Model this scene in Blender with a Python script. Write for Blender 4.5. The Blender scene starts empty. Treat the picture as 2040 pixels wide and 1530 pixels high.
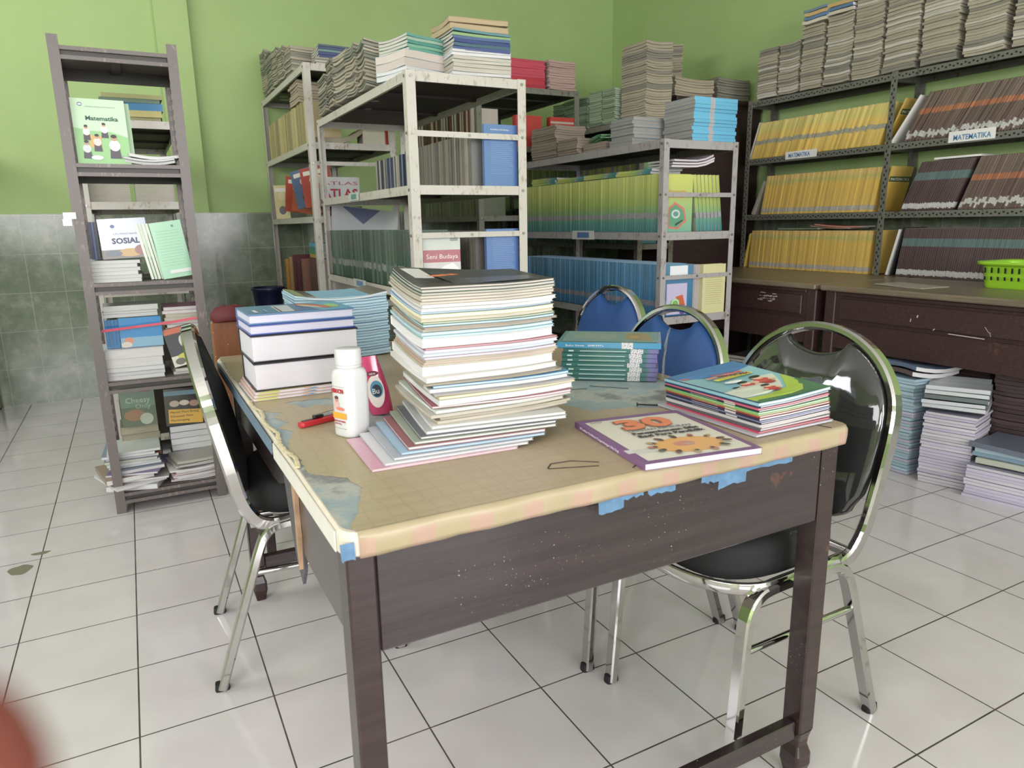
import bpy, math, random
from mathutils import Matrix, Vector, Euler
from mathutils.geometry import tessellate_polygon
random.seed(7)
SC = bpy.context.scene
COL = SC.collection
PI = math.pi

# ---------------------------------------------------------------- camera
yaw, pitch, roll, FPX = 0.486025436, 0.223634488, -0.0167756976, 1405.33862
cy_, sy_, cp_, sp_ = math.cos(yaw), math.sin(yaw), math.cos(pitch), math.sin(pitch)
fwd = Vector((sy_*cp_, cy_*cp_, -sp_)); rgt = Vector((cy_, -sy_, 0)); upv = rgt.cross(fwd)
R_ = rgt*math.cos(roll)+upv*math.sin(roll); U_ = -rgt*math.sin(roll)+upv*math.cos(roll)
cam_d = bpy.data.cameras.new('camera'); cam = bpy.data.objects.new('camera', cam_d); COL.objects.link(cam)
cam_d.sensor_width = 36; cam_d.lens = FPX/2040*36; cam_d.clip_start = .005
cam_d.dof.use_dof = True; cam_d.dof.focus_distance = 1.9; cam_d.dof.aperture_fstop = 8.5
M = Matrix.Identity(4)
for i in range(3):
    M[i][0] = R_[i]; M[i][1] = U_[i]; M[i][2] = -fwd[i]
CX, CY, CZ = 1.37697176*.3, -5.53562278*.3, 3.82139855*.3
M[0][3], M[1][3], M[2][3] = CX, CY, CZ
cam.matrix_world = M
SC.camera = cam

# ---------------------------------------------------------------- light
def area(name, loc, target, sx, sy, power, col=(1, 1, 1), spread=PI):
    l = bpy.data.lights.new(name, 'AREA'); l.shape = 'RECTANGLE'; l.size = sx; l.size_y = sy; l.energy = power; l.color = col
    l.spread = spread
    o = bpy.data.objects.new(name, l); COL.objects.link(o); o.location = loc
    o.rotation_euler = (Vector(target)-Vector(loc)).to_track_quat('-Z', 'Y').to_euler()
    return o
area('daylight_door', (2.5, -6.75, 1.7), (1.6, 0, .9), 2.6, 2.6, 205, (1, .95, 1))
area('daylight_window', (-0.6, -6.75, 1.8), (-.2, 0, 1.2), 2.4, 1.5, 140, (1, .95, 1))
area('fill_side', (-2.12, -2.6, 1.95), (3.5, .6, 1.3), 2.6, 1.1, 90, (1, .96, 1))  # invented side fill lamp, brightens the right wall and table
area('fill_upper_back', (-2.12, 1.4, 2.55), (2.4, 3.6, 2.3), 2.6, .6, 58, (1, .97, 1))  # added fill lamp, lifts the upper back wall and rack tops
w = bpy.data.worlds.new('sky'); SC.world = w; w.use_nodes = True
w.node_tree.nodes['Background'].inputs[0].default_value = (.80, .88, 1, 1)
w.node_tree.nodes['Background'].inputs[1].default_value = .9
SC.view_settings.view_transform = 'Standard'; SC.view_settings.look = 'None'
SC.view_settings.gamma = 1; SC.view_settings.use_curve_mapping = False
SC.view_settings.exposure = 0.04
SC.cycles.use_denoising = True
SC.cycles.max_bounces = 8; SC.cycles.diffuse_bounces = 4; SC.cycles.glossy_bounces = 4
SC.cycles.caustics_reflective = False; SC.cycles.caustics_refractive = False
SC.cycles.sample_clamp_indirect = 4

# ---------------------------------------------------------------- materials
def lin(c, k=.84):
    g = .3*c[0]+.59*c[1]+.11*c[2]; c = [g+(v-g)*k for v in c]
    return tuple(((v/255)/12.92 if v/255 <= .04045 else ((v/255+.055)/1.055)**2.4) for v in c)
MATS = {}
class NT:
    def __init__(s, name):
        s.m = bpy.data.materials.new(name); s.m.use_nodes = True; s.t = s.m.node_tree
        s.b = s.t.nodes['Principled BSDF']
    def n(s, typ, **kw):
        nd = s.t.nodes.new(typ)
        for k, v in kw.items(): setattr(nd, k, v)
        return nd
    def l(s, a, b): s.t.links.new(a, b)
    def math(s, op, a, b=None, clamp=False):
        nd = s.n('ShaderNodeMath', operation=op); nd.use_clamp = clamp
        for i, v in enumerate((a, b)):
            if v is None: continue
            if isinstance(v, (int, float)): nd.inputs[i].default_value = v
            else: s.l(v, nd.inputs[i])
        return nd.outputs[0]
    def mix(s, f, a, b, blend='MIX'):
        nd = s.n('ShaderNodeMix', data_type='RGBA', blend_type=blend)
        for i, v in ((0, f), (6, a), (7, b)):
            if isinstance(v, (int, float)): nd.inputs[i].default_value = v
            elif isinstance(v, tuple): nd.inputs[i].default_value = (*v[:3], 1)
            else: s.l(v, nd.inputs[i])
        return nd.outputs[2]
    def noise(s, scale, vec=None, detail=3, rough=.55):
        nd = s.n('ShaderNodeTexNoise'); nd.inputs['Scale'].default_value = scale; nd.inputs['Detail'].default_value = detail
        nd.inputs['Roughness'].default_value = rough
        if vec is not None: s.l(vec, nd.inputs['Vector'])
        return nd.outputs[0]
    def ramp(s, f, stops, interp='LINEAR'):
        nd = s.n('ShaderNodeValToRGB'); cr = nd.color_ramp; cr.interpolation = interp
        while len(cr.elements) < len(stops): cr.elements.new(.5)
        for e, (p, c) in zip(cr.elements, stops):
            e.position = p; e.color = (*c[:3], 1)
        s.l(f, nd.inputs[0]); return nd.outputs[0]
    def objco(s):
        return s.n('ShaderNodeTexCoord').outputs['Object']
    def sep(s, v):
        nd = s.n('ShaderNodeSeparateXYZ'); s.l(v, nd.inputs[0]); return nd.outputs
    def scale(s, v, sc):
        nd = s.n('ShaderNodeVectorMath', operation='MULTIPLY'); s.l(v, nd.inputs[0]); nd.inputs[1].default_value = sc; return nd.outputs[0]
    def rand(s):
        return s.n('ShaderNodeObjectInfo').outputs['Random']
    def bump(s, h, st=.2, d=.01):
        nd = s.n('ShaderNodeBump'); nd.inputs['Strength'].default_value = st; nd.inputs['Distance'].default_value = d
        s.l(h, nd.inputs['Height']); s.l(nd.outputs[0], s.b.inputs['Normal'])
    def fin(s, col=None, rough=.5, metal=0, coat=0, spec=None):
        if col is not None:
            if isinstance(col, tuple): s.b.inputs['Base Color'].default_value = (*col[:3], 1)
            else: s.l(col, s.b.inputs['Base Color'])
        if isinstance(rough, (int, float)): s.b.inputs['Roughness'].default_value = rough
        else: s.l(rough, s.b.inputs['Roughness'])
        s.b.inputs['Metallic'].default_value = metal
        s.b.inputs['Coat Weight'].default_value = coat; s.b.inputs['Coat Roughness'].default_value = .12
        if spec is not None: s.b.inputs['Specular IOR Level'].default_value = spec
        return s.m
def plain(name, rgb, rough=.5, metal=0, coat=0, var=0.0, vs=14, rnd=0.0):
    """procedural colour with soft mottling and an optional per-object shift"""
    if name in MATS: return MATS[name]
    t = NT(name); c = lin(rgb)
    col = c
    if var or rnd:
        f = t.noise(vs, t.objco(), 3)
        f = t.math('MULTIPLY', t.math('SUBTRACT', f, .5), 2*var)
        if rnd: f = t.math('ADD', f, t.math('MULTIPLY', t.math('SUBTRACT', t.rand(), .5), 2*rnd))
        f = t.math('ADD', f, 1.0)
        vm = t.n('ShaderNodeVectorMath', operation='SCALE'); vm.inputs[0].default_value = c; t.l(f, vm.inputs['Scale']); col = vm.outputs[0]
    MATS[name] = t.fin(col, rough, metal, coat); return MATS[name]

def pages(name, rgb, dark=.72, rnd=.06):
    if name in MATS: return MATS[name]
    t = NT(name); o = t.objco()
    f = t.noise(1.0, t.scale(o, (9, 9, 1400)), 2)
    f = t.ramp(f, [(.3, tuple(v*dark for v in lin(rgb))), (.62, lin(rgb))])
    g = t.math('ADD', t.math('MULTIPLY', t.math('SUBTRACT', t.rand(), .5), 2*rnd), 1.0)
    vm = t.n('ShaderNodeVectorMath', operation='SCALE'); t.l(f, vm.inputs[0]); t.l(g, vm.inputs['Scale'])
    MATS[name] = t.fin(vm.outputs[0], .8, 0, 0, .2); return MATS[name]

def spine(name, H, stops, sticker=None, interp='LINEAR', jit=.02, gloss=.35, coat=.3, stcol=(205, 205, 208), rnd=.08, edge=None):
    """cover colour that runs in bands along the spine, with the call-number label"""
    if name in MATS: return MATS[name]
    t = NT(name); xyz = t.sep(t.objco()); y = t.math('DIVIDE', xyz[1], H)
    col = t.ramp(y, [(p, lin(c)) for p, c in stops], interp)
    g = t.math('ADD', t.math('MULTIPLY', t.math('SUBTRACT', t.rand(), .5), 2*rnd), 1.0)
    vm = t.n('ShaderNodeVectorMath', operation='SCALE'); t.l(col, vm.inputs[0]); t.l(g, vm.inputs['Scale']); col = vm.outputs[0]
    ed = t.math('LESS_THAN', xyz[2], .0013); col = t.mix(t.math('MULTIPLY', ed, .55), col, lin(edge) if edge else (.01, .01, .01))  # separation line between books, thickness shading painted into the spine colour
    if sticker:
        yy = t.math('ADD', y, t.math('MULTIPLY', t.math('SUBTRACT', t.rand(), .5), 2*jit))
        c, hw = (sticker[0]+sticker[1])/2, (sticker[1]-sticker[0])/2
        m = t.math('LESS_THAN', t.math('ABSOLUTE', t.math('SUBTRACT', yy, c)), hw)
        m = t.math('MULTIPLY', m, t.math('LESS_THAN', xyz[0], .022))
        ln = t.noise(1, t.scale(t.objco(), (700, 420, 700)), 1)
        lc = t.ramp(ln, [(.42, lin((110, 110, 115))), (.52, lin(stcol))])
        col = t.mix(m, col, lc)
    MATS[name] = t.fin(col, gloss, 0, coat); return MATS[name]

def chrome():
    t = NT('chrome'); f = t.noise(25, t.objco(), 3)
    r = t.math('ADD', t.math('MULTIPLY', f, .10), .04)
    return t.fin(lin((196, 194, 192)), r, 1)
def painted(name, rgb, rust=(120, 100, 85), amt=.58, rough=.42, metal=.0, scale=9):
    t = NT(name); o = t.objco()
    a = t.noise(scale, o, 6, .7); b = t.noise(scale*9, t.scale(o, (1, 1, .35)), 3, .6)
    f = t.math('MULTIPLY', a, b); m = t.ramp(f, [(amt*.5, (0, 0, 0)), (amt*.5+.09, (1, 1, 1))])
    c2 = t.mix(t.noise(3, o, 2), lin(rgb), tuple(v*.86 for v in lin(rgb)))
    col = t.mix(m, c2, lin(rust)); MATS[name] = t.fin(col, rough, metal, 0); return MATS[name]
def wood_dark(name, rgb, rough=.33, coat=.15, streak=(3, 60, 60), spots=True, worn=(150, 85, 60)):
    t = NT(name); o = t.objco()
    f = t.noise(1, t.scale(o, streak), 4, .6)
    c = t.ramp(f, [(.3, tuple(v*.7 for v in lin(rgb))), (.7, tuple(v*1.25 for v in lin(rgb)))])
    if spots:
        s = t.noise(7, o, 5, .7); m = t.ramp(s, [(.64, (0, 0, 0)), (.69, (1, 1, 1))])
        c = t.mix(t.math('MULTIPLY', m, .28), c, lin(worn))
        s2 = t.noise(260, o, 2, .5); s3 = t.noise(4, o, 2)
        m2 = t.math('MULTIPLY', t.math('GREATER_THAN', s2, .73), t.math('GREATER_THAN', s3, .60))
        c = t.mix(m2, c, lin((175, 168, 160)))
    t.bump(f, .15, .004)
    MATS[name] = t.fin(c, rough, 0, coat); return MATS[name]

def floor_mat():
    t = NT('glossy_white_floor_tiles'); o = t.n('ShaderNodeTexCoord').outputs['Object']
    br = t.n('ShaderNodeTexBrick'); br.offset = 0; br.squash = 1
    br.inputs['Scale'].default_value = 1; br.inputs['Brick Width'].default_value = .3; br.inputs['Row Height'].default_value = .3
    br.inputs['Mortar Size'].default_value = .0022; br.inputs['Mortar Smooth'].default_value = .25
    t.l(o, br.inputs['Vector'])
    base = t.ramp(t.noise(5, o, 4), [(.3, lin((204, 197, 198))), (.7, lin((213, 207, 208)))])
    dirt = t.noise(60, o, 5, .7)
    dm = t.ramp(dirt, [(.70, (0, 0, 0)), (.74, (1, 1, 1))])
    base = t.mix(t.math('MULTIPLY', dm, .22), base, lin((120, 112, 100)))
    gr = t.ramp(t.noise(9, o, 3), [(.35, lin((58, 52, 46))), (.65, lin((96, 86, 76)))])
    col = t.mix(br.outputs['Fac'], base, gr)
    r = t.math('ADD', t.math('MULTIPLY', t.noise(3, o, 3), .10), .06)
    r = t.math('ADD', r, t.math('MULTIPLY', br.outputs['Fac'], .5))
    hh = t.math('ADD', t.math('MULTIPLY', br.outputs['Fac'], -1.0), t.math('MULTIPLY', t.noise(4, o, 2), .35))
    t.bump(hh, .35, .0015)
    return t.fin(col, r, 0, 0)
def dado_mat(axis):
    t = NT('green_marbled_wall_tiles_'+axis); o = t.n('ShaderNodeTexCoord').outputs['Object']
    xyz = t.sep(o); cb = t.n('ShaderNodeCombineXYZ')
    t.l(xyz[0] if axis == 'x' else xyz[1], cb.inputs[0]); t.l(xyz[2], cb.inputs[1])
    br = t.n('ShaderNodeTexBrick'); br.offset = 0
    br.inputs['Scale'].default_value = 1; br.inputs['Brick Width'].default_value = .2; br.inputs['Row Height'].default_value = .25
    br.inputs['Mortar Size'].default_value = .0018; br.inputs['Mortar Smooth'].default_value = .2
    t.l(cb.outputs[0], br.inputs['Vector'])
    n1 = t.noise(7, o, 6, .65); n2 = t.noise(30, o, 4, .7)
    f = t.math('ADD', t.math('MULTIPLY', n1, .7), t.math('MULTIPLY', n2, .3))
    c = t.ramp(f, [(.32, lin((86, 105, 82))), (.5, lin((118, 132, 108))), (.68, lin((158, 164, 142)))])
    c = t.mix(br.outputs['Fac'], c, lin((172, 174, 160)))
    t.bump(t.math('MULTIPLY', br.outputs['Fac'], -1.0), .3, .001)
    return t.fin(c, .16, 0, 0)
def wall_mat():
    t = NT('lime_green_wall_paint'); o = t.objco()
    c = t.ramp(t.noise(1.3, o, 4, .6), [(.3, lin((160, 190, 116))), (.7, lin((170, 199, 126)))])
    s = t.noise(90, o, 4, .7); m = t.ramp(s, [(.72, (0, 0, 0)), (.75, (1, 1, 1))])
    c = t.mix(t.math('MULTIPLY', m, .35), c, lin((120, 150, 70)))
    return t.fin(c, .62, 0, 0, .3)

CHROME = chrome()
M_FLOOR = floor_mat(); M_WALL = wall_mat()
CREAM = painted('cream_enamelled_steel', (200, 195, 184), (158, 148, 132), .57)
GREYW = painted('pale_grey_enamelled_steel', (172, 167, 168), (140, 128, 124), .54)
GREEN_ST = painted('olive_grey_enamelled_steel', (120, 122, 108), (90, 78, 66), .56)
DARKST = painted('dark_grey_steel', (108, 99, 96), (140, 122, 118), .60, .38)
INNER = plain('shaded_inner_steel', (66, 62, 58), .45, var=.15)  # bookcase steel darkened, recess and underside shade put into the colour
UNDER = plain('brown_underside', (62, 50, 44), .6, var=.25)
SLOTST = painted('olive_slotted_steel', (112, 113, 102), (78, 68, 58), .58)
HOLE = plain('punched_hole', (18, 18, 16), .8)
SLOT_LIGHT = plain('slot_light', (170, 160, 150), .7)  # pale patches paint the light seen through the post slots
BOLT = plain('bolt_steel', (150, 148, 140), .3, .8)
LEGW = wood_dark('reddish_brown_leg_wood', (50, 33, 32), .3, .2)
TBL = wood_dark('dark_stained_table_wood', (50, 39, 41), .25, .3)
REDWOOD = wood_dark('dark_maroon_desk_wood', (62, 38, 36), .42, .08)
DESKTOP = wood_dark('worn_olive_brown_desk_top', (122, 108, 86), .38, .1, (60, 3, 60))
CUPB = wood_dark('dark_cupboard_wood', (48, 30, 28), .5, .0)
BLACKPL = plain('black_glossy_plastic', (16, 16, 17), .12, coat=.6)
RUBBER = plain('black_rubber', (24, 24, 26), .6)
BLUEFAB = plain('royal_blue_upholstery', (22, 72, 140), .55, var=.05, vs=300)
BLACKFAB = plain('black_upholstery', (15, 15, 18), .75, var=.15, vs=400)
WHITE = plain('white_paper', (232, 230, 226), .6)
PG_W = pages('white_page_edges', (218, 217, 217), .76)
PG_C = pages('cream_page_edges', (204, 198, 184), .72)
PG_G = pages('grey_newsprint_page_edges', (184, 174, 150), .60, .10)
PG_B = pages('blue_white_page_edges', (176, 204, 218), .74, .10)
PG_D = pages('dusty_grey_page_edges', (146, 142, 128), .66, .05)

# ---------------------------------------------------------------- mesh helpers
class MB:
    def __init__(s): s.v = []; s.f = []; s.m = []; s.sm = []
    def add(s, vs, fs, mi=0, smooth=False, mat=None):
        b = len(s.v)
        for p in vs:
            p = Vector(p)
            if mat is not None: p = mat @ p
            s.v.append(tuple(p))
        for f in fs: s.f.append(tuple(b+i for i in f)); s.m.append(mi); s.sm.append(smooth)
    def box(s, x0, x1, y0, y1, z0, z1, mi=0, mat=None):
        vs = [(x, y, z) for z in (z0, z1) for y in (y0, y1) for x in (x0, x1)]
        s.add(vs, [(0, 2, 3, 1), (4, 5, 7, 6), (0, 1, 5, 4), (2, 6, 7, 3), (0, 4, 6, 2), (1, 3, 7, 5)], mi, False, mat)
    def bev(s, x0, x1, y0, y1, z0, z1, b=.004, mi=0, mat=None):
        """box with chamfered vertical and horizontal edges"""
        b = min(b, (x1-x0)/2.01, (y1-y0)/2.01, (z1-z0)/2.01)
        def ring(i, z): return [(x0+i, y0+b, z), (x0+b, y0+i, z), (x1-b, y0+i, z), (x1-i, y0+b, z), (x1-i, y1-b, z), (x1-b, y1-i, z), (x0+b, y1-i, z), (x0+i, y1-b, z)]
        rs = [ring(b*.9, z0), ring(0, z0+b), ring(0, z1-b), ring(b*.9, z1)]
        vs = [p for r in rs for p in r]; fs = [tuple(range(7, -1, -1)), tuple(range(24, 32))]
        for k in range(3):
            for i in range(8): fs.append((k*8+i, k*8+(i+1) % 8, k*8+8+(i+1) % 8, k*8+8+i))
        s.add(vs, fs, mi, False, mat)
    def slab(s, x0, x1, y0, y1, z0, z1, nx, ny, bend, mi=0):
        """bent slab: bend(x,y)->dz"""
        vs = []
        for z in (z0, z1):
            for j in range(ny+1):
                for i in range(nx+1):
                    x = x0+(x1-x0)*i/nx; y = y0+(y1-y0)*j/ny
                    vs.append((x, y, z+bend(x, y)))
        n = (nx+1)*(ny+1); fs = []
        q = lambda i, j: j*(nx+1)+i
        for j in range(ny):
            for i in range(nx):
                fs.append((q(i, j), q(i, j+1), q(i+1, j+1), q(i+1, j)))
                fs.append((n+q(i, j), n+q(i+1, j), n+q(i+1, j+1), n+q(i, j+1)))
        for i in range(nx):
            fs.append((q(i, 0), q(i+1, 0), n+q(i+1, 0), n+q(i, 0)))
            fs.append((q(i+1, ny), q(i, ny), n+q(i, ny), n+q(i+1, ny)))
        for j in range(ny):
            fs.append((q(0, j+1), q(0, j), n+q(0, j), n+q(0, j+1)))
            fs.append((q(nx, j), q(nx, j+1), n+q(nx, j+1), n+q(nx, j)))
        s.add(vs, fs, mi)
    def loft(s, rings, mi=0, smooth=True, cap=True, closed=True):
        n = len(rings[0]); vs = [p for r in rings for p in r]; fs = []
        for k in range(len(rings)-1):
            for i in range(n if closed else n-1):
                a, b = k*n+i, k*n+(i+1) % n
                fs.append((a, b, b+n, a+n))
        s.add(vs, fs, mi, smooth)
        if cap:
            s.add(rings[0], [tuple(range(n-1, -1, -1))], mi, False); s.add(rings[-1], [tuple(range(n))], mi, False)
    def tube(s, path, prof, up=(0, 0, 1), mi=0, closed=False, smooth=True, cap=True, ups=None):
        """sweep a 2-D profile (a,b): a along side, b along up"""
        P = [Vector(p) for p in path]; n = len(P); rings = []
        for k in range(n):
            if closed: t = P[(k+1) % n]-P[k-1]
            else: t = P[min(k+1, n-1)]-P[max(k-1, 0)]
            t.normalize(); u = Vector(ups[k] if ups else up)
            side = t.cross(u)
            if side.length < 1e-5: side = t.cross(Vector((1, 0, 0)))
            side.normalize(); u2 = side.cross(t).normalized()
            rings.append([tuple(P[k]+side*a+u2*b) for a, b in prof])
        if closed: rings.append(rings[0])
        s.loft(rings, mi, smooth, cap and not closed)
    def disc(s, c, r, n, h=.003, nseg=10, mi=0):
        n = Vector(n).normalized(); q = n.to_track_quat('Z', 'Y').to_matrix(); c = Vector(c)
        r0 = [tuple(c+q@Vector((r*math.cos(2*PI*i/nseg), r*math.sin(2*PI*i/nseg), 0))) for i in range(nseg)]
        r1 = [tuple(Vector(p)+n*h) for p in r0]; s.loft([r0, r1], mi, False)
    def mesh(s, name, mats):
        me = bpy.data.meshes.new(name); me.from_pydata(s.v, [], s.f)
        for m in mats: me.materials.append(m)
        me.polygons.foreach_set('material_index', s.m); me.polygons.foreach_set('use_smooth', s.sm); me.update()
        return me
def rrect(w, h, r, n=3):
    out = []
    for cx, cy, a0 in ((w/2-r, h/2-r, 0), (-w/2+r, h/2-r, 90), (-w/2+r, -h/2+r, 180), (w/2-r, -h/2+r, 270)):
        for i in range(n+1):
            a = math.radians(a0+90*i/n); out.append((cx+r*math.cos(a), cy+r*math.sin(a)))
    return out
def circ(r, n=10): return [(r*math.cos(2*PI*i/n), r*math.sin(2*PI*i/n)) for i in range(n)]

def tag(o, label=None, cat=None, group=None, kind=None):
    if label: o['label'] = label
    if cat: o['category'] = cat
    if group: o['group'] = group
    if kind: o['kind'] = kind
    return o
def obj(name, me, mats=None, parent=None, M=None):
    if isinstance(me, MB): me = me.mesh(name, mats if isinstance(mats, (list, tuple)) else [mats])
    o = bpy.data.objects.new(name, me); COL.objects.link(o)
    if parent is not None: o.parent = parent
    if M is not None: o.matrix_local = M
    return o
def thing(name, label, cat, M=None, group=None):
    o = bpy.data.objects.new(name, None); COL.objects.link(o); o.empty_display_size = .05
    if M is not None: o.matrix_world = M
    return tag(o, label, cat, group)
def struct(name, mb, mats):
    return tag(obj(name, mb, mats), kind='structure')
def T(x, y, z, rz=0): return Matrix.Translation((x, y, z)) @ Matrix.Rotation(rz, 4, 'Z')
def basis(cx, cy, cz, loc):
    m = Matrix.Identity(4)
    for i in range(3): m[i][0] = cx[i]; m[i][1] = cy[i]; m[i][2] = cz[i]; m[i][3] = loc[i]
    return m
def lines_mesh(txt, size, mat, space=1.0, bold=0.0):
    cu = bpy.data.curves.new('lettering', 'FONT'); cu.body = txt; cu.size = size; cu.extrude = .0002; cu.resolution_u = 2
    cu.space_character = space; cu.offset = bold
    o = bpy.data.objects.new('tmp', cu); COL.objects.link(o)
    bpy.context.view_layer.update()
    dg = bpy.context.evaluated_depsgraph_get()
    me = bpy.data.meshes.new_from_object(o.evaluated_get(dg)); me.name = 'lettering'
    me.materials.clear(); me.materials.append(mat)
    bpy.data.objects.remove(o); bpy.data.curves.remove(cu)
    return me
def lettering(txt, size, mat, parent, x, y, z, rot=0, width=None, space=1.0, bold=0.0, M=None, name='lettering'):
    me = lines_mesh(txt, size, mat, space, bold)
    xs = [v.co.x for v in me.vertices] or [0, 1]
    s = 1.0 if width is None else width/(max(xs)-min(xs)+1e-9)
    L = (M or Matrix.Identity(4)) @ Matrix.Translation((x, y, z)) @ Matrix.Rotation(rot, 4, 'Z') @ Matrix.Diagonal((s, 1, 1, 1))
    return obj(name, me, None, parent, L)
def ell(cx, cy, rx, ry, n=20, rot=0):
    c, s_ = math.cos(rot), math.sin(rot)
    return [(cx+rx*math.cos(2*PI*i/n)*c-ry*math.sin(2*PI*i/n)*s_, cy+rx*math.cos(2*PI*i/n)*s_+ry*math.sin(2*PI*i/n)*c) for i in range(n)]
def rc(x0, y0, x1, y1): return [(x0, y0), (x1, y0), (x1, y1), (x0, y1)]
def art(parent, shapes, z, name='cover_picture', M=None, bend=None):
    """flat printed shapes: [(polygon, (r,g,b))] stacked in hair-thin layers"""
    mb = MB(); mats = []; idx = {}
    for k, (poly, c) in enumerate(shapes):
        if c not in idx:
            idx[c] = len(mats); mats.append(plain('print_%02x%02x%02x' % c, c, .4, coat=.25))
        zz = z+.00012*(k+1)
        vs = [(x, y, zz+(bend(x, y) if bend else 0)) for x, y in poly]
        if len(poly) <= 4: mb.add(vs, [tuple(range(len(poly)))], idx[c])
        else: mb.add(vs, [tuple(t) for t in tess_up(poly)], idx[c])
    return obj(name, mb, mats, parent, M)
def tess_up(*loops):
    """triangles of a polygon (with holes), all facing +z"""
    flat = [p for l in loops for p in l]; out = []
    for t in tessellate_polygon([[Vector((x, y, 0)) for x, y in l] for l in loops]):
        (ax, ay), (bx, by), (cx, cy) = [flat[i][:2] for i in t]
        out.append(tuple(t) if (bx-ax)*(cy-ay)-(by-ay)*(cx-ax) > 0 else (t[0], t[2], t[1]))
    return out

# ---------------------------------------------------------------- books
FLAT = lambda x, y: 0.0
def book_mesh(W, H, Tk, mats, n=1, bend=FLAT, inset=.0015, ct=.0005, name='book'):
    """book lying on its back: spine at x=0, length along y. mats = cover, pages"""
    mb = MB(); i = inset
    mb.slab(ct, W-i, i, H-i, ct, Tk-ct, n, n, bend, 1)
    mb.slab(0, W, 0, H, 0, ct, n, n, bend, 0)
    mb.slab(0, W, 0, H, Tk-ct, Tk, n, n, bend, 0)
    mb.slab(0, ct, 0, H, ct, Tk-ct, 1, n, bend, 0)
    return mb.mesh(name, mats)
def book_parts(name, label, cat, W, H, Tk, cover, pg, M, n=1, bend=FLAT, inset=.0015, ct=.0006, group=None):
    """book as a thing with a cover and a page block"""
    t = thing(name, label, cat, M, group); i = inset
    c = MB(); c.slab(0, W, 0, H, 0, ct, n, n, bend); c.slab(0, W, 0, H, Tk-ct, Tk, n, n, bend); c.slab(0, ct, 0, H, ct, Tk-ct, 1, n, bend)
    obj('cover', c, cover, t)
    p = MB(); p.slab(ct, W-i, i, H-i, ct, Tk-ct, n, n, bend); obj('page_block', p, pg, t)
    return t
def stack(name, label, cat, group, x, y, z, rz, sizes, mats, W, H, jit=.004, jr=.02, n=1, bend=None, seed=1, drift=(0, 0), labels=None, vary=None, gap=None):
    """pile of lying books; sizes: thicknesses; bend(u,v,k)->dz with k the height fraction. (x,y) is the pile's centre"""
    rn = random.Random(seed); zz = z; out = []; cache = {}
    for k, tk in enumerate(sizes):
        mt = mats[k % len(mats)] if not callable(mats) else mats(k, rn)
        fk = k/max(1, len(sizes)-1)
        q = .5 if bend else 0
        key = (round(tk, 4), tuple(m.name for m in mt), q)
        if key not in cache:
            bf = FLAT if bend is None else (lambda xx, yy, q=q: bend(xx/W, yy/H, q))
            cache[key] = book_mesh(W, H, tk, list(mt), n if bend else 1, bf)
        r = rz+rn.uniform(-jr, jr)
        dx = rn.uniform(-jit, jit)+drift[0]*fk; dy = rn.uniform(-jit, jit)+drift[1]*fk
        if vary: ddx, ddy, ddr = vary(k, fk); dx += ddx; dy += ddy; r += ddr
        flip = PI if (labels is None and rn.random() < 0) else 0
        Mx = Matrix.Translation((x+dx, y+dy, zz)) @ Matrix.Rotation(r+flip, 4, 'Z') @ Matrix.Translation((-W/2, -H/2, 0))
        o = obj(name, cache[key], None, None, Mx)
        tag(o, labels(k) if labels else label, cat, None if labels else group)
        if labels and group: o['group'] = group
        out.append(o); zz += tk+(gap if gap else .0009 if bend else .0003)
    return out, zz
def row_y(name, label, cat, group, X, Y0, Y1, z, W, H, ths, mats, lean=0, face='-x', seed=1, jit=.003, gapfn=None, leanvar=.004):
    """upright books side by side from Y0 towards Y1 (Y0 > Y1), showing the spine (-x) or the fore-edge ('fore') to -x"""
    rn = random.Random(seed); y = Y0; meshes = {}; out = []
    while True:
        tk = rn.choice(ths); mt = mats[rn.randrange(len(mats))]
        st = tk/math.cos(lean)+.0008
        if y-st < Y1: break
        key = (tk, mt[0].name)
        if key not in meshes: meshes[key] = book_mesh(W, H, tk, list(mt), 1)
        dx = rn.uniform(-jit, jit)
        if face == '-x': B = basis((1, 0, 0), (0, 0, 1), (0, -1, 0), (X+dx, 0, 0)); yy = y
        else: B = basis((-1, 0, 0), (0, 0, 1), (0, 1, 0), (X+W+dx, 0, 0)); yy = y-st
        Mx = Matrix.Translation((0, yy, z+max(ths)*math.sin(max(lean, 0))+.0005)) @ Matrix.Rotation(lean, 4, 'X') @ B
        o = obj(name, meshes[key], None, None, Mx); tag(o, label, cat, group); out.append(o)
        y -= st
    return out, y

# ================================================================ ROOM
XL, XR, YF, YB, ZC = -2.2, 4.486, -6.9, 3.992, 3.15
b = MB(); b.box(XL-.1, XR+.1, YF-.1, YB+.1, -.08, 0); struct('floor', b, M_FLOOR)
b = MB(); b.box(XL-.1, XR+.1, YF-.1, YB+.1, ZC, ZC+.08); struct('ceiling', b, plain('white_ceiling_paint', (236, 236, 230), .8))
b = MB(); b.box(XL-.1, XR+.1, YB, YB+.1, 0, ZC); struct('wall_back', b, M_WALL)
b = MB(); b.box(XR, XR+.1, YF, YB, 0, ZC); struct('wall_right', b, M_WALL)
def pierced(b, horiz, a0, a1, c0, c1, z0, z1, o0, o1, oz0, oz1):
    """wall with one opening; horiz: runs along x"""
    for (p, q, r, s_) in ((a0, o0, z0, z1), (o1, a1, z0, z1), (o0, o1, z0, oz0), (o0, o1, oz1, z1)):
        if q-p < 1e-4 or s_-r < 1e-4: continue
        if horiz: b.box(p, q, c0, c1, r, s_)
        else: b.box(c0, c1, p, q, r, s_)
b = MB(); pierced(b, True, XL, .7, YF-.1, YF, 0, ZC, -1.45, .65, 1.05, 2.45); pierced(b, True, .7, XR, YF-.1, YF, 0, ZC, 1.5, 3.5, 0, 2.75)
struct('wall_front', b, M_WALL)
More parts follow.
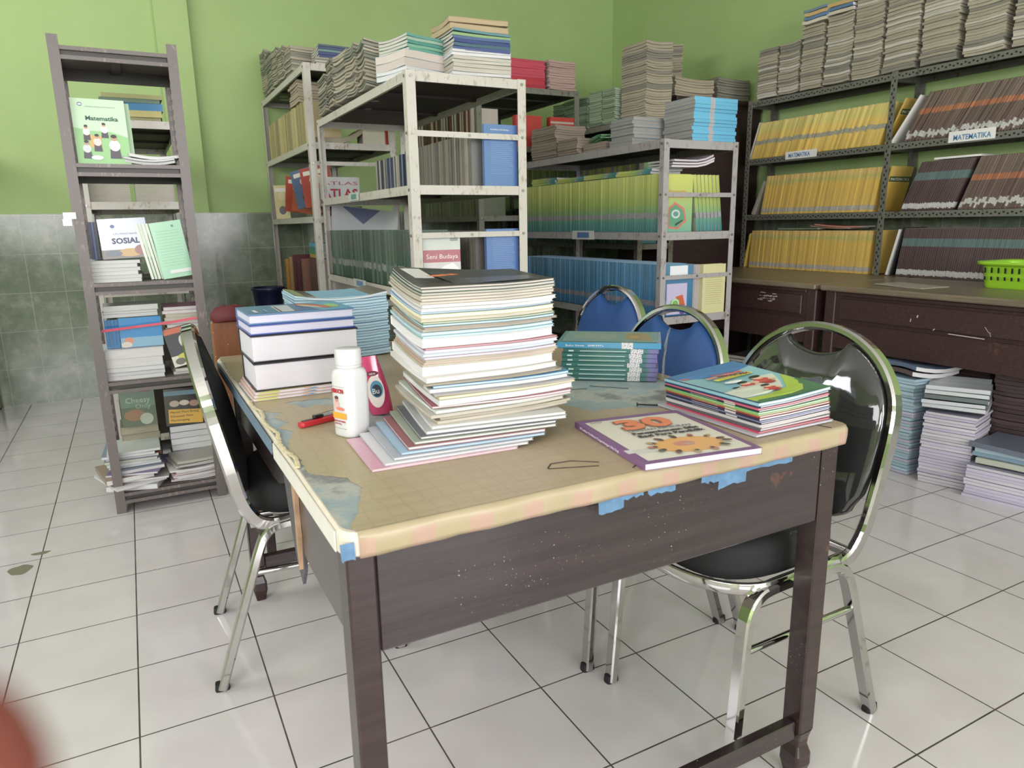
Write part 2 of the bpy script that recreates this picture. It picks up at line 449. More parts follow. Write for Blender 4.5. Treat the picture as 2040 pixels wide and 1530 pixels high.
b = MB(); pierced(b, False, YF, -.5, XL-.1, XL, 0, ZC, -3.9, -1.3, 1.35, 2.45); pierced(b, False, -.5, YB, XL-.1, XL, 0, ZC, .1, 2.7, 2.25, 2.85); struct('wall_left', b, M_WALL)
b = MB(); b.box(.735, .945, YB-.06, YB+.01, 0, ZC); struct('wall_back_pilaster', b, M_WALL)
MDX, MDY = dado_mat('x'), dado_mat('y')
b = MB(); b.box(XL, .728, YB-.008, YB+.002, 0, 1.257); b.box(.728, .952, YB-.068, YB-.06, 0, 1.257); b.box(.728, .735, YB-.06, YB, 0, 1.257); b.box(.945, .952, YB-.06, YB, 0, 1.257); b.box(.952, XR, YB-.008, YB+.002, 0, 1.257)
struct('trim_1', b, MDX)
b = MB(); b.box(XR-.008, XR+.002, YF, YB-.008, 0, 1.257); struct('trim_2', b, MDY)

# ================================================================ RACKS
def angle_post(x, y, dx, dy, z0, z1, w=.038, t=.003, bolts=(), slots=False, mi_hole=1, slotface=(1, 1)):
    """L-shaped post; corner at (x,y), flanges run towards dx and dy"""
    m = MB()
    xa, xb = sorted((x, x+dx*w)); ya, yb = sorted((y, y+dy*w))
    m.box(xa, xb, *sorted((y, y+dy*t)), z0, z1); m.box(*sorted((x, x+dx*t)), *sorted((y+dy*t, y+dy*w)), z0, z1)
    for zz in bolts:
        m.disc((x+dx*w*.5, y-dy*.0002, zz), .006, (0, -dy, 0), .003, 10, 2 if slots else 1)
        m.disc((x-dx*.0002, y+dy*w*.5, zz), .006, (-dx, 0, 0), .003, 10, 2 if slots else 1)
    if slots:
        z = z0+.02; k = 0
        while z < z1-.02:
            off = w*(.32 if k % 2 else .62)
            if slotface[0]: m.add([(x+dx*(off-.004), y-dy*.0004, z-.007), (x+dx*(off+.004), y-dy*.0004, z-.007), (x+dx*(off+.004), y-dy*.0004, z+.007), (x+dx*(off-.004), y-dy*.0004, z+.007)], [(0, 1, 2, 3)], 1)
            if slotface[1]: m.add([(x-dx*.0004, y+dy*(off-.004), z-.007), (x-dx*.0004, y+dy*(off+.004), z-.007), (x-dx*.0004, y+dy*(off+.004), z+.007), (x-dx*.0004, y+dy*(off-.004), z+.007)], [(0, 1, 2, 3)], 1)
            z += .0215; k += 1
    return m
def tray(x0, x1, y0, y1, z, lip=.036, cross=(), groove=False):
    """shelf: plate with turned-down edges; material 0 lips, 1 plate"""
    m = MB(); t = .0015
    m.box(x0+t, x1-t, y0+t, y1-t, z-.0025, z-.0005, 1)
    m.box(x0, x1, y0, y0+t, z-lip, z); m.box(x0, x1, y1-t, y1, z-lip, z)
    m.box(x0, x0+t, y0+t, y1-t, z-lip, z); m.box(x1-t, x1, y0+t, y1-t, z-lip, z)
    m.box(x0+t, x1-t, y0+t, y0+.012, z-lip, z-lip+t); m.box(x0+t, x0+.012, y0+.012, y1-.012, z-lip, z-lip+t); m.box(x1-.012, x1-t, y0+.012, y1-.012, z-lip, z-lip+t)
    for c in cross: m.box(x0+t, x1-t, c-.014, c+.014, z-.014, z-.0026, 1)
    return m
def rack(label, x0, x1, y0, y1, levels, top, mat, plate, lip=.036, braces=(), group=None, cross=True, w=.038, name='steel_rack'):
    r = thing(name, label, 'rack', T(x0, y0, 0), group)
    lx, ly = x1-x0, y1-y0
    bz = [z-lip/2 for z in levels]
    for (x, y, dx, dy) in ((0, 0, 1, 1), (lx, 0, -1, 1), (0, ly, 1, -1), (lx, ly, -1, -1)):
        p = obj('post', angle_post(x, y, dx, dy, 0.004, top, w, bolts=bz+[q-.0 for q in braces]), [mat, BOLT], r)
        f = MB(); f.box(*sorted((x-dx*.001, x+dx*(w+.001))), *sorted((y-dy*.001, y+dy*(w+.001))), 0, .012); obj('foot_cap', f, RUBBER, p)
    for z in levels:
        obj('shelf', tray(.0035, lx-.0035, .0035, ly-.0035, z, lip, [ly*.33, ly*.66] if cross else ()), [mat, plate], r)
    for z in braces:
        m = MB(); m.box(.004, lx-.004, -.0005+.0035, .006, z-.011, z+.011); m.disc((lx*.5, .0034, z), .006, (0, -1, 0), .003, 10, 1)
        obj('end_brace', m, [mat, BOLT], r)
    return r
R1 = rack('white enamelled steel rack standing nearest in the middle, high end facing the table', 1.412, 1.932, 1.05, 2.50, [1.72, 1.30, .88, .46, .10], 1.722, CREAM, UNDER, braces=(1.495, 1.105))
R3 = rack('pale grey steel rack with blue and yellow-green textbooks behind the blue chairs', 2.795, 3.290, 1.20, 2.70, [1.54, 1.09, .655, .23], 1.542, GREYW, plain('dark_plate', (46, 44, 42), .6), lip=.040, braces=(1.275, .86, .40), w=.034)
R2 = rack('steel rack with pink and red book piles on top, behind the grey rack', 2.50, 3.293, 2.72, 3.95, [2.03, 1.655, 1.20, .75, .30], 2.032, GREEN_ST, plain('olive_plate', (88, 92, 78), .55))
R5 = rack('steel rack against the back wall behind the nearest white rack', 1.374, 1.887, 2.56, 3.95, [2.03, 1.615, 1.205, .70, .22], 2.032, CREAM, plain('olive_plate', (88, 92, 78), .55), braces=(1.50,))
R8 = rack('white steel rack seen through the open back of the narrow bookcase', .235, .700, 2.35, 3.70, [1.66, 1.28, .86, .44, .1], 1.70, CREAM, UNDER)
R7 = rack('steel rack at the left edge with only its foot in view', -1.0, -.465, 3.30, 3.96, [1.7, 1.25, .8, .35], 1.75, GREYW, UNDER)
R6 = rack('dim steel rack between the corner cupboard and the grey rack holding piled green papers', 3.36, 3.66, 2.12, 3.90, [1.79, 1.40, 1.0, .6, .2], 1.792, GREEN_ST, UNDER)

# narrow dark bookcase on the left --------------------------------
BX0, BX1, BY0, BY1 = .238, .662, 1.52, 1.95
bc = thing('narrow_bookcase', 'tall narrow dark grey steel bookcase crammed with books, left of the table', 'bookcase', T(BX0, BY0, 0))
lx, ly = BX1-BX0, BY1-BY0
for (x, y, dx, dy) in ((0, 0, 1, 1), (lx, 0, -1, 1), (0, ly, 1, -1), (lx, ly, -1, -1)):
    m = angle_post(x, y, dx, dy, .0, 1.835, .036 if dy > 0 else .03, .003)
    if dy < 0:  # slots on the rear posts, painted pale as light showing through
        z = .1
        while z < 1.8:
            m.add([(x+dx*p, y-.0312+.0, z+q) for p, q in ((.004, 0), (.012, 0), (.012, .022), (.004, .022))], [(0, 1, 2, 3)], 1)
            m.add([(x+dx*p, y-.0035, z+q) for p, q in ((.012, 0), (.022, 0), (.022, .02), (.012, .02))], [(0, 1, 2, 3)], 1); z += .042
    obj('post', m, [DARKST, SLOT_LIGHT], bc)
for z in (1.800, 1.392, .945, .552, .085):
    m = MB(); t = .0015; z1 = z-.012
    m.box(.002, lx-.002, .003, ly-.003, z-.0025, z)                     # plate
    m.box(.003, lx-.003, .0015, .010, z-.014, z)                     # upper lip
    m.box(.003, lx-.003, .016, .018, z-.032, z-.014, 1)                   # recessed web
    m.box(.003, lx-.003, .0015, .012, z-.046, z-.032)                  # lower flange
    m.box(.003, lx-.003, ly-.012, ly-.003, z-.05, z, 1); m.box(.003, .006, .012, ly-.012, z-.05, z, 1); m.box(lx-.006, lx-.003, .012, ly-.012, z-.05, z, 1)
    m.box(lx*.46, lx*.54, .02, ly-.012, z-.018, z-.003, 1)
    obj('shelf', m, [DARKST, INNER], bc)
m = MB(); m.box(-.03, .012, -.004, 0, 1.19, 1.214); m.box(-.034, -.004, -.0035, .02, 1.165, 1.19); obj('paper_tag', m, WHITE, bc)

# wall shelving on the desks ---------------------------------------
DZ = .82
SX0, SX1 = 4.22, 4.470
def lip_holes(m, y0, y1, z, x, mi):
    y = y0+.02; k = 0
    while y < y1-.01:
        zz = z+(-.004 if k % 2 else .003)
        m.add([(x-.0004, y-.005, zz-.004), (x-.0004, y+.005, zz-.004), (x-.0004, y+.005, zz+.004), (x-.0004, y-.005, zz+.004)], [(0, 1, 2, 3)], mi); y += .0195; k += 1
ws = thing('slotted_wall_shelving', 'olive-grey perforated steel shelving on the dark desks by the right wall', 'shelving', T(0, 0, 0))
LV = (1.178, 1.545, 1.915)
for yy, dy in ((2.055, -1), (1.018, -1), (-.02, 1)):
    obj('post', angle_post(SX0, yy, 1, dy, DZ+.001, 1.925, .036, bolts=[l-.018 for l in LV], slots=True), [SLOTST, HOLE, BOLT], ws)
    obj('post', angle_post(SX1, yy, -1, dy, DZ+.001, 1.925, .036, slots=True, slotface=(1, 0)), [SLOTST, HOLE, BOLT], ws)
for (ya, yb) in ((1.019, 2.050), (-.02, 1.014)):
    for z in LV:
        m = tray(SX0+.004, SX1-.002, ya+.001, yb-.001, z, .036)
        lip_holes(m, ya, yb, z-.018, SX0+.004, 2); obj('shelf', m, [SLOTST, UNDER, HOLE], ws)

# desks -------------------------------------------------------------
def desk(label, y0, y1, x0=3.50, x1=4.44, top=DZ, drawer=True, ap=.235):
    d = thing('wooden_desk', label, 'desk', T(x0, y0, 0))
    L, W = y1-y0, x1-x0
    m = MB(); m.bev(-.03, W, 0, L, top-.028, top-.0005, .006); obj('desk_top', m, DESKTOP, d)
    for (x, y) in ((0, .012), (W-.07, .012), (0, L-.072), (W-.07, L-.072)):
        m = MB(); m.bev(x, x+.06, y, y+.06, 0, top-.028, .005); obj('leg', m, REDWOOD, d)
    m = MB(); m.box(.008, .03, .072, L-.072, top-.028-ap-.05, top-.028)
    m.bev(.000, .02, .075, L-.075, top-.052, top-.03, .004); m.bev(.001, .02, .075, L-.075, top-.028-ap*.62-.008, top-.028-ap*.62, .003)
    obj('front_apron', m, REDWOOD, d)
    m = MB(); m.bev(-.003, .012, .10, L-.10, top-.028-ap*.58, top-.062, .004); o = obj('drawer_front', m, REDWOOD, d)
    for y in (.02, L-.045):
        m = MB(); m.box(.06, W-.07, y, y+.02, top-.2, top-.03); obj('side_apron', m, REDWOOD, d)
    m = MB(); m.box(W-.03, W-.01, .072, L-.072, top-.25, top-.03); obj('rear_apron', m, REDWOOD, d)
    return d
D1 = desk('dark maroon desk under the yellow textbook shelves, scuffed white on its drawer', .805, 2.07)
D2 = desk('long dark maroon desk carrying the green plastic basket', -1.25, .775)
# scuffs of paint on the desks (their own parts)
def scuff(parent, X, segs, name='paint_scuff', mat=None):
    m = MB()
    for (y, z, w_, h_, a) in segs:
        c, s_ = math.cos(a), math.sin(a)
        m.add([(X, y+p*c-q*s_, z+p*s_+q*c) for p, q in ((-w_/2, -h_/2), (w_/2, -h_/2), (w_/2, h_/2), (-w_/2, h_/2))], [(3, 2, 1, 0)])
    o = obj(name, m, mat or plain('chalky_scuff', (188, 178, 172), .8), parent)
    return o
rs = random.Random(4)
scuff(D1, -.0036, [(.33+rs.uniform(-.055, .055), .728+rs.choice((-.02, -.008, .006, .02))+rs.uniform(-.003, .003), rs.uniform(.01, .04), .003, rs.uniform(-.15, .15)) for _ in range(26)])
scuff(D2, -.0036, [(1.30, .648, .15, .0035, .02), (1.22, .685, .03, .002, .9), (1.205, .668, .02, .002, 1.3), (1.52, .71, .006, .012, .3), (1.55, .69, .004, .015, .1), (1.44, .66, .004, .01, .8)])

# dark cupboard in the corner ----------------------------------------
cb = thing('wooden_cupboard', 'tall dark wooden cupboard in the corner with old book piles on top', 'cupboard', T(3.70, 2.17, 0))
m = MB(); m.box(0, .76, 0, .62, .06, 1.915); m.bev(-.015, .772, -.015, .635, 1.915, 1.945, .005); m.box(.02, .74, .02, .6, 0, .06); obj('carcass', m, CUPB, cb)
for k in range(2):
    m = MB(); m.bev(-.018, 0, .015+k*.3, .305+k*.3, .09, 1.90, .004); dd = obj('door', m, CUPB, cb)
    m = MB(); m.disc((-.018, .28+k*.06, 1.0), .012, (-1, 0, 0), .02); obj('knob', m, BOLT, dd)

# ================================================================ TABLE
TZ = .775
tb = thing('reading_table', 'big dark stained wooden reading table with a torn plastic-covered top', 'table', T(.600, -.850, 0))
def P(x, y, z): return (x-.600, y+.850, z)
m = MB()
def roundrect(x0, x1, y0, y1, r, n=5):
    out = []
    for cx, cy, a0 in ((x1-r, y1-r, 0), (x0+r, y1-r, 90), (x0+r, y0+r, 180), (x1-r, y0+r, 270)):
        for i in range(n+1):
            a = math.radians(a0+90*i/n); out.append((cx+r*math.cos(a), cy+r*math.sin(a)))
    return out
def rr_ring(i, z, r=.03): return [(x, y, z) for x, y in roundrect(i, .950-i, i, 1.425-i, max(.004, r-i))]
m.loft([rr_ring(.006, TZ-.036), rr_ring(.001, TZ-.032), rr_ring(.001, TZ-.007), rr_ring(.006, TZ-.0025)], 0, False)
obj('table_top', m, plain('chipped_cream_board', (214, 204, 184), .5, var=.2, vs=20), tb)
# edge banding of the near left side: laminate strip that has come loose
m = MB()
m.tube([(-.0005, .03, TZ-.019), (-.001, .15, TZ-.019), (-.0015, .3, TZ-.018), (-.002, .46, TZ-.019)], [(-.001, -.014), (.001, -.014), (.001, .014), (-.001, .014)], smooth=False)
obj('edge_strip', m, plain('white_edge_laminate', (222, 218, 206), .45, var=.12, vs=30), tb)
m = MB(); m.tube([(-.0035, .47, TZ-.016), (-.004, .9, TZ-.017), (-.004, 1.36, TZ-.016)], [(-.0008, -.013), (.0008, -.013), (.0008, .013), (-.0008, .013)], smooth=False)
obj('edge_tape', m, plain('faded_blue_map_paper', (98, 122, 146), .5, var=.3, vs=25), tb)
LEGS = ((.0085, .0475, .020, .066), (.9020, .9440, .020, .066), (.030, .070, 1.345, 1.39), (.9020, .9440, 1.345, 1.39))
for (x0, x1, y0, y1) in LEGS:
    m = MB()
    m.bev(x0, x1, y0, y1, .115, TZ-.037, .003)
    cx, cy, hx, hy = (x0+x1)/2, (y0+y1)/2, (x1-x0)/2, (y1-y0)/2
    rg = []
    for z, s_ in ((.1155, .98), (.095, .78), (.08, .74), (.06, 1.02), (.035, 1.04), (.012, .8), (0, .7)):
        rg.append([(cx+a*s_, cy+b_*s_, z) for a, b_ in rrect(2*hx, 2*hy, .006, 2)])
    m.loft(rg, 0, False); obj('leg', m, LEGW, tb)
m = MB(); m.bev(.0476, .9019, .024, .044, .585, TZ-.037, .003); obj('front_apron', m, TBL, tb)
m = MB(); m.bev(.0476, .9019, 1.352, 1.372, .585, TZ-.037, .003); obj('rear_apron', m, TBL, tb)
m = MB(); m.bev(.925, .943, .0665, 1.3445, .585, TZ-.037, .003); obj('right_apron', m, TBL, tb)
# left apron: broken open towards the middle
m = MB(); prof = [(.0665, TZ-.037), (.0665, .585), (.30, .583), (.368, .587), (.380, .62), (.376, .66), (.392, .69), (.386, TZ-.037)]
m.loft([[(.020, y, z) for y, z in prof], [(.034, y, z) for y, z in prof]], 0, False)
prof = [(.50, TZ-.037), (.52, .70), (.60, .65), (.66, .62), (.72, .60), (.80, .592), (1.3445, .588), (1.3445, TZ-.037)]
m.loft([[(.041, y, z) for y, z in prof], [(.055, y, z) for y, z in prof]], 0, False)
obj('left_apron', m, TBL, tb)
# torn plywood hanging from the break
prof = [(.395, .735), (.40, .69), (.385, .62), (.40, .54), (.43, .50), (.47, .53), (.50, .58), (.53, .66), (.545, .735)]
m = MB(); m.loft([[(.0235, y, z) for y, z in prof], [(.029, y, z) for y, z in prof]], 0, False); obj('broken_panel', m, plain('grey_plywood', (78, 78, 84), .5, var=.2), tb)
prof = [(.380, .742), (.372, .70), (.380, .66), (.374, .62), (.384, .585), (.390, .55), (.396, .60), (.392, .66), (.400, .70), (.394, .742)]
m = MB(); m.loft([[(.0125, y, z) for y, z in prof], [(.0195, y, z) for y, z in prof]], 0, False); obj('splintered_edge', m, plain('raw_splintered_wood', (176, 138, 104), .8, var=.4, vs=40), tb)
for yy in (.030, 1.358):
    m = MB(); m.bev(.0476 if yy < 1 else .0705, .9019, yy, yy+.024, .10, .142, .003); obj('stretcher', m, TBL, tb)

# paper lining and plastic cover on the table top ---------------------
def cover_mat():
    t = NT('tan_woodgrain_plastic'); o = t.objco()
    xyz = t.sep(o)
    g = t.noise(1, t.scale(o, (14, 70, 14)), 4, .6)
    vo = t.n('ShaderNodeTexVoronoi', feature='DISTANCE_TO_EDGE'); vo.inputs['Scale'].default_value = 34; vo.inputs['Randomness'].default_value = .25
    t.l(t.scale(o, (1, .8, 1)), vo.inputs['Vector'])
    hexl = t.ramp(vo.outputs['Distance'], [(.0, (0, 0, 0)), (.09, (1, 1, 1))])
    c1 = t.ramp(g, [(.3, lin((152, 134, 106))), (.7, lin((174, 155, 124)))])
    yel = t.ramp(t.math('ADD', xyz[0], t.math('MULTIPLY', t.noise(2.2, o, 2), .5)), [(.22, lin((166, 154, 108))), (.5, lin((168, 146, 118)))])
    c = t.mix(.55, c1, yel)
    c = t.mix(t.math('MULTIPLY', t.math('SUBTRACT', 1.0, hexl), .16), c, lin((120, 98, 64)))
    return t.fin(c, t.math('ADD', t.math('MULTIPLY', g, .2), .30), 0, 0)
def lip_mat():
    t = NT('tan_plastic_with_pink_checks'); o = t.objco(); xyz = t.sep(o)
    u = t.math('FRACT', t.math('DIVIDE', xyz[0], .082))
    m1 = t.math('MULTIPLY', t.math('GREATER_THAN', u, .12), t.math('LESS_THAN', u, .52))
    v = t.math('LESS_THAN', xyz[2], TZ-.010)
    st = t.math('GREATER_THAN', t.math('FRACT', t.math('DIVIDE', xyz[0], .0046)), .35)
    mm = t.math('MULTIPLY', t.math('MULTIPLY', m1, v), t.math('ADD', t.math('MULTIPLY', st, .35), .45))
    n1 = t.ramp(t.noise(10, o, 2), [(.3, lin((160, 144, 108))), (.7, lin((172, 156, 124)))])
    c = t.mix(mm, n1, lin((178, 138, 124)))
    return t.fin(c, .36, 0, 0)
def map_mat():
    t = NT('faded_blue_grey_map_paper_lining'); o = t.objco()
    c = t.ramp(t.noise(6, o, 5, .65), [(.30, lin((112, 132, 140))), (.5, lin((140, 158, 160))), (.56, lin((164, 168, 158))), (.66, lin((120, 122, 122)))], 'EASE')
    ln = t.noise(1, t.scale(o, (18, 90, 1)), 4, .7); m = t.ramp(ln, [(.49, (0, 0, 0)), (.5, (1, 1, 1)), (.51, (0, 0, 0))])
    c = t.mix(t.math('MULTIPLY', m, .4), c, lin((70, 80, 88)))
    return t.fin(c, .5, 0, 0)
LIPM = lip_mat()
m = MB(); ol = roundrect(.008, .942, .010, 1.415, .03); m.add([(x, y, TZ-.0016) for x, y in ol], tess_up(ol)); obj('paper_lining', m, map_mat(), tb)
# the cover sheet: torn left edge and torn patches showing the lining
def rag(pts, amp=.004, step=.012, seed=0, closed=False):
    r = random.Random(seed); out = []
    n = len(pts)
    for k in range(n if closed else n-1):
        a, b_ = pts[k], pts[(k+1) % n]; L = math.hypot(b_[0]-a[0], b_[1]-a[1]); c = max(1, int(L/step))
        for i in range(c):
            f = i/c; out.append((a[0]+(b_[0]-a[0])*f+r.uniform(-amp, amp)*(1 if i or k else 0), a[1]+(b_[1]-a[1])*f+r.uniform(-amp, amp)*(1 if i or k else 0)))
    if not closed: out.append(pts[-1])
    return out
cover = thing('plastic_table_cover', 'tan wood-grain plastic sheet with torn edges taped over the reading table', 'table cover', T(.600, -.850, 0))
left_edge = rag([(.010, 1.418), (.006, 1.1), (.014, .85), (.008, .70)], .003, .015, 3)+rag([(.010, .69), (.050, .655), (.030, .62), (.048, .57), (.022, .535), (.045, .50), (.020, .44), (.012, .36), (.020, .33), (.016, .26)], .003, .01, 5)+rag([(.020, .25), (.062, .205), (.070, .15), (.052, .10), (.042, .07), (.030, .045), (.018, .022)], .002, .01, 6)
outer = [(.940, .006)]+[(.948, .02), (.948, 1.40), (.94, 1.415)]+left_edge+[(.022, .008)]
hole1 = rag([(.10, .60), (.15, .62), (.20, .60), (.235, .52), (.215, .45), (.155, .44), (.13, .50), (.145, .56)][::-1], .004, .015, 8, True)
hole2 = rag([(.50, .73), (.62, .70), (.76, .60), (.90, .58), (.905, .44), (.82, .36), (.80, .31), (.72, .29), (.68, .32), (.60, .33), (.575, .42), (.52, .46), (.545, .54), (.50, .62)][::-1], .006, .02, 9, True)
hole3 = rag([(.075, .74), (.16, .735), (.19, .69), (.15, .66), (.13, .685), (.10, .665)][::-1], .004, .015, 12, True)
m = MB(); allp = outer+hole1+hole2+hole3
m.add([(x, y, TZ-.0004) for x, y in allp], tess_up(outer, hole1, hole2, hole3))
m.add([(x, y, TZ-.0012) for x, y in allp], [t[::-1] for t in tess_up(outer, hole1, hole2, hole3)])
for lp in (outer, hole1, hole2, hole3):
    n = len(lp); m.add([(x, y, TZ-.0004) for x, y in lp]+[(x, y, TZ-.0012) for x, y in lp], [(i, i+n, (i+1) % n+n, (i+1) % n) for i in range(n)])
obj('top_sheet', m, cover_mat(), cover)
# rolled front and right lips
def lip(pts, nrm, seed, name, cuts=()):
    """pts along the edge at the top; rolls over to hang"""
    m = MB(); r = random.Random(seed); rows = []
    for k, (x, y) in enumerate(pts):
        nx, ny = nrm(k); hang = .0345+.0006*math.sin(k*1.7)+r.uniform(-.0004, .0004); wob = .0008*math.sin(k*.9)
        rows.append([(x+nx*a+nx*wob*(i > 2), y+ny*a+ny*wob*(i > 2), TZ-.0004-d) for i, (a, d) in enumerate(((0, 0), (.004, .0008), (.008, .0035), (.0098, .008), (.0102, .018), (.0092, .028), (.0085, hang)))])
    vs = [p for rw in rows for p in rw]; w_ = 7; fs = []
    for k in range(len(rows)-1):
        for i in range(w_-1): fs.append((k*w_+i, k*w_+i+1, (k+1)*w_+i+1, (k+1)*w_+i))
    m.add(vs, fs, 0, True)
    o = obj(name, m, LIPM, cover); sm = o.modifiers.new('thickness', 'SOLIDIFY'); sm.thickness = .0009; sm.offset = -1
    return o
N_ = 40
fp = [(.022+(.928-.022)*k/N_, .008) for k in range(N_+1)]
cor = [(.928+.012*math.sin(a), .020-.012*math.cos(a)) for a in (math.radians(v) for v in (15, 45, 75))]
rp = [(.940, .022+1.39*k/30) for k in range(31)]
ptsL = fp+cor+rp
def nrmf(k):
    if k <= N_: return (0, -1)
    if k <= N_+3:
        a = math.radians((15, 45, 75)[k-N_-1]); return (math.sin(a), -math.cos(a))
    return (1, 0)
lip(ptsL, nrmf, 5, 'rolled_edge')
# curled torn scraps along the left edge and tape under the front lip
m = MB(); prev = None
rc3 = random.Random(31)
pts3 = [(.008+.004*math.sin(k*.31)+rc3.uniform(-.0015, .0015), .285+.50*k/60, TZ+.0012+rc3.uniform(0, .0012)) for k in range(61)]
m.tube(pts3, [(-.0032, -.0012), (.0028, -.0014), (.0036, .0006), (-.001, .0016), (-.004, .0008)], smooth=False)
obj('curled_tear', m, plain('pale_torn_plastic', (206, 192, 150), .6, var=.3, vs=60), cover)
BT = plain('blue_printed_tape', (84, 126, 164), .45, var=.5, vs=60)
for k, (x0, x1, dz, sl) in enumerate(((.386, .434, .058, -.002), (.434, .470, .044, -.004), (.478, .535, .045, .001), (.590, .630, .046, .004), (.628, .690, .062, -.003), (.688, .800, .046, -.002), (-.002, .016, .036, .0))):
    m = MB(); r = random.Random(k); y = .0045 if k < 6 else .002
    n = 6; top = [(x0+(x1-x0)*i/n, y, TZ-(.028 if k < 6 else .012)) for i in range(n+1)]; bot = [(x0+(x1-x0)*i/n+r.uniform(-.002, .002), y+.0004*math.sin(i), TZ-dz-sl*(i/n)+r.uniform(-.003, .003)) for i in range(n+1)]
    m.add(top+bot, [(i, i+1, n+2+i, n+1+i) for i in range(n)]); o = obj('tape_piece', m, BT, cover)
    sm = o.modifiers.new('thickness', 'SOLIDIFY'); sm.thickness = .0005
for k, pl in enumerate(([(.46, .018), (.478, .030), (.500, .022), (.522, .034)], [(.345, .082), (.36, .098), (.395, .094), (.43, .066)], [(.345, .080), (.42, .022+.03)], [(.90, .006), (.885, .06), (.84, .12)], [(.78, .45), (.72, .52)], [(.70, .50), (.61, .53)], [(.60, .62), (.56, .66)])):
    m = MB(); m.tube([(x, y, TZ+.0002) for x, y in pl], [(-.001, -.0004), (.001, -.0004), (.001, .0004), (-.001, .0004)], smooth=False)
    obj('crack', m, plain('dark_crack', (60, 50, 40), .7), cover)

# ================================================================ CHAIRS
def smooth_path(pts, n=6):
    """Catmull-Rom through the points"""
    P = [Vector(p) for p in pts]; out = []
    for i in range(len(P)-1):
        p0, p1, p2, p3 = P[max(i-1, 0)], P[i], P[i+1], P[min(i+2, len(P)-1)]
        for k in range(n):
            t = k/n; out.append(.5*((2*p1)+(-p0+p2)*t+(2*p0-5*p1+4*p2-p3)*t*t+(-p0+3*p1-3*p2+p3)*t**3))
    out.append(P[-1]); return out
def bx(z): return -.125-(z-.40)*.200         # the lean of the back
def make_chair(label, fabric, M, film=False):
    c = thing('stacking_chair', label, 'chair', M)
    fl = rrect(.026, .013, .004, 2)
    for s_ in (-1, 1):
        # front leg and rear leg, bent under the seat
        y = .200*s_
        pf = [(.228, y, .004), (.205, y*.985, .34), (.196, y*.98, .385), (.175, y*.975, .412), (.14, y*.97, .422), (.05, y*.97, .424)]
        pr = [(-.235, y, .004), (-.135, y*.985, .30), (-.112, y*.98, .365), (-.095, y*.975, .398), (-.06, y*.97, .418), (.0495, y*.97, .424)]
        for pp in (pf, pr):
            m = MB(); q = smooth_path([pp[0], ((pp[0][0]*.5+pp[1][0]*.5), (pp[0][1]+pp[1][1])/2, (pp[0][2]+pp[1][2])/2)]+pp[1:], 4)
            m.tube(q, rrect(.022, .031, .004, 1), up=(0, 1, 0), smooth=False)
            l = obj('leg', m, CHROME, c)
            m = MB(); m.loft([[(pp[0][0]+a*k, y+b_*k, z) for a, b_ in rrect(.034, .022, .006, 2)] for z, k in ((0, 1), (.004, 1.05), (.02, .95))], 0, False); obj('foot_cap', m, RUBBER, l)
        m = MB(); m.tube([(-.128, y*.99, .30), (.200, y*.99, .30)], circ(.008)); obj('side_stretcher', m, CHROME, c)
    # seat ring: flat band, round at the front
    ring = []
    for i in range(0, 25):
        a = -PI/2+PI*i/24; ring.append((.115+.150*math.cos(a)**.8 if math.cos(a) > 0 else .115, .198*math.sin(a), .428))
    ring = [(-.125, -.185, .428)]+ring+[(-.125, .185, .428)]
    m = MB(); m.tube(ring, rrect(.010, .026, .003, 2), closed=True, up=(0, 0, 1)); obj('seat_frame', m, CHROME, c)
    # seat cushion
    def seat_ring(k, z, dx=0):
        out = []
        for i in range(40):
            a = 2*PI*i/40; ca, sa = math.cos(a), math.sin(a)
            x = (.215 if ca > 0 else .17)*abs(ca)**.62*(1 if ca > 0 else -1); y = .188*abs(sa)**.62*(1 if sa > 0 else -1)
            out.append((.04+x*k+dx, y*k, z))
        return out
    m = MB(); m.loft([seat_ring(.93, .436), seat_ring(.99, .442), seat_ring(1.0, .466), seat_ring(.995, .496), seat_ring(.96, .514), seat_ring(.88, .523), seat_ring(.6, .528), seat_ring(.2, .529)], 0, True); obj('seat', m, fabric, c)
    # back frame
    pts = [(.035, -.194, .430), (-.03, -.196, .428), (-.085, -.198, .425), (-.118, -.199, .445), (bx(.50), -.203, .50), (bx(.60), -.210, .60), (bx(.70), -.2125, .70)]
    for i in range(1, 14):
        a = PI-PI*i/14; z = .715+.185*math.sin(a); pts.append((bx(z), .2125*math.cos(a), z))
    pts += [(x, -y, z) for x, y, z in pts[:7][::-1]]
    q = smooth_path(pts, 4)
    m = MB(); m.tube(q, rrect(.019, .033, .005, 1), up=(1, 0, .2), smooth=False)
    obj('back_frame', m, CHROME, c)
    # back pad with a hand hole under the arch
    out = []
    for i in range(15):
        a = -PI/2+PI*i/14                     # bottom, left to right
        out.append((.172*math.sin(a), .530-.060*math.cos(a)))
    for z in (.56, .62, .68): out.append((.182+.021*min(1, (z-.52)/.12), z))
    for i in range(0, 9):
        a = math.radians(8*i+1); out.append((.2025*math.cos(a), .714+.1765*math.sin(a)))
    for i in range(1, 12):
        f = i/12; out.append((.090-.180*f, .871-.031*math.sin(PI*f)**.8))
    for i in range(8, -1, -1):
        a = math.radians(8*i+1); out.append((-.2025*math.cos(a), .714+.1765*math.sin(a)))
    for z in (.68, .62, .56): out.append((-(.182+.021*min(1, (z-.52)/.12)), z))
    cy0, cz0 = 0, .66
    def pad(k, d):
        res = []
        for y, z in out:
            if k > .9: yy, z2 = y*k, z-(1-k)*(.17 if z > .8 else -.17 if z < .56 else 0)
            else:
                a = math.atan2((z-.66)/.19, y/.185); ey, ez = .185*math.cos(a), .66+.175*math.sin(a)
                yy, z2 = ey*k, .66+(ez-.66)*k
            res.append((bx(z2)+d, yy, z2))
        return res
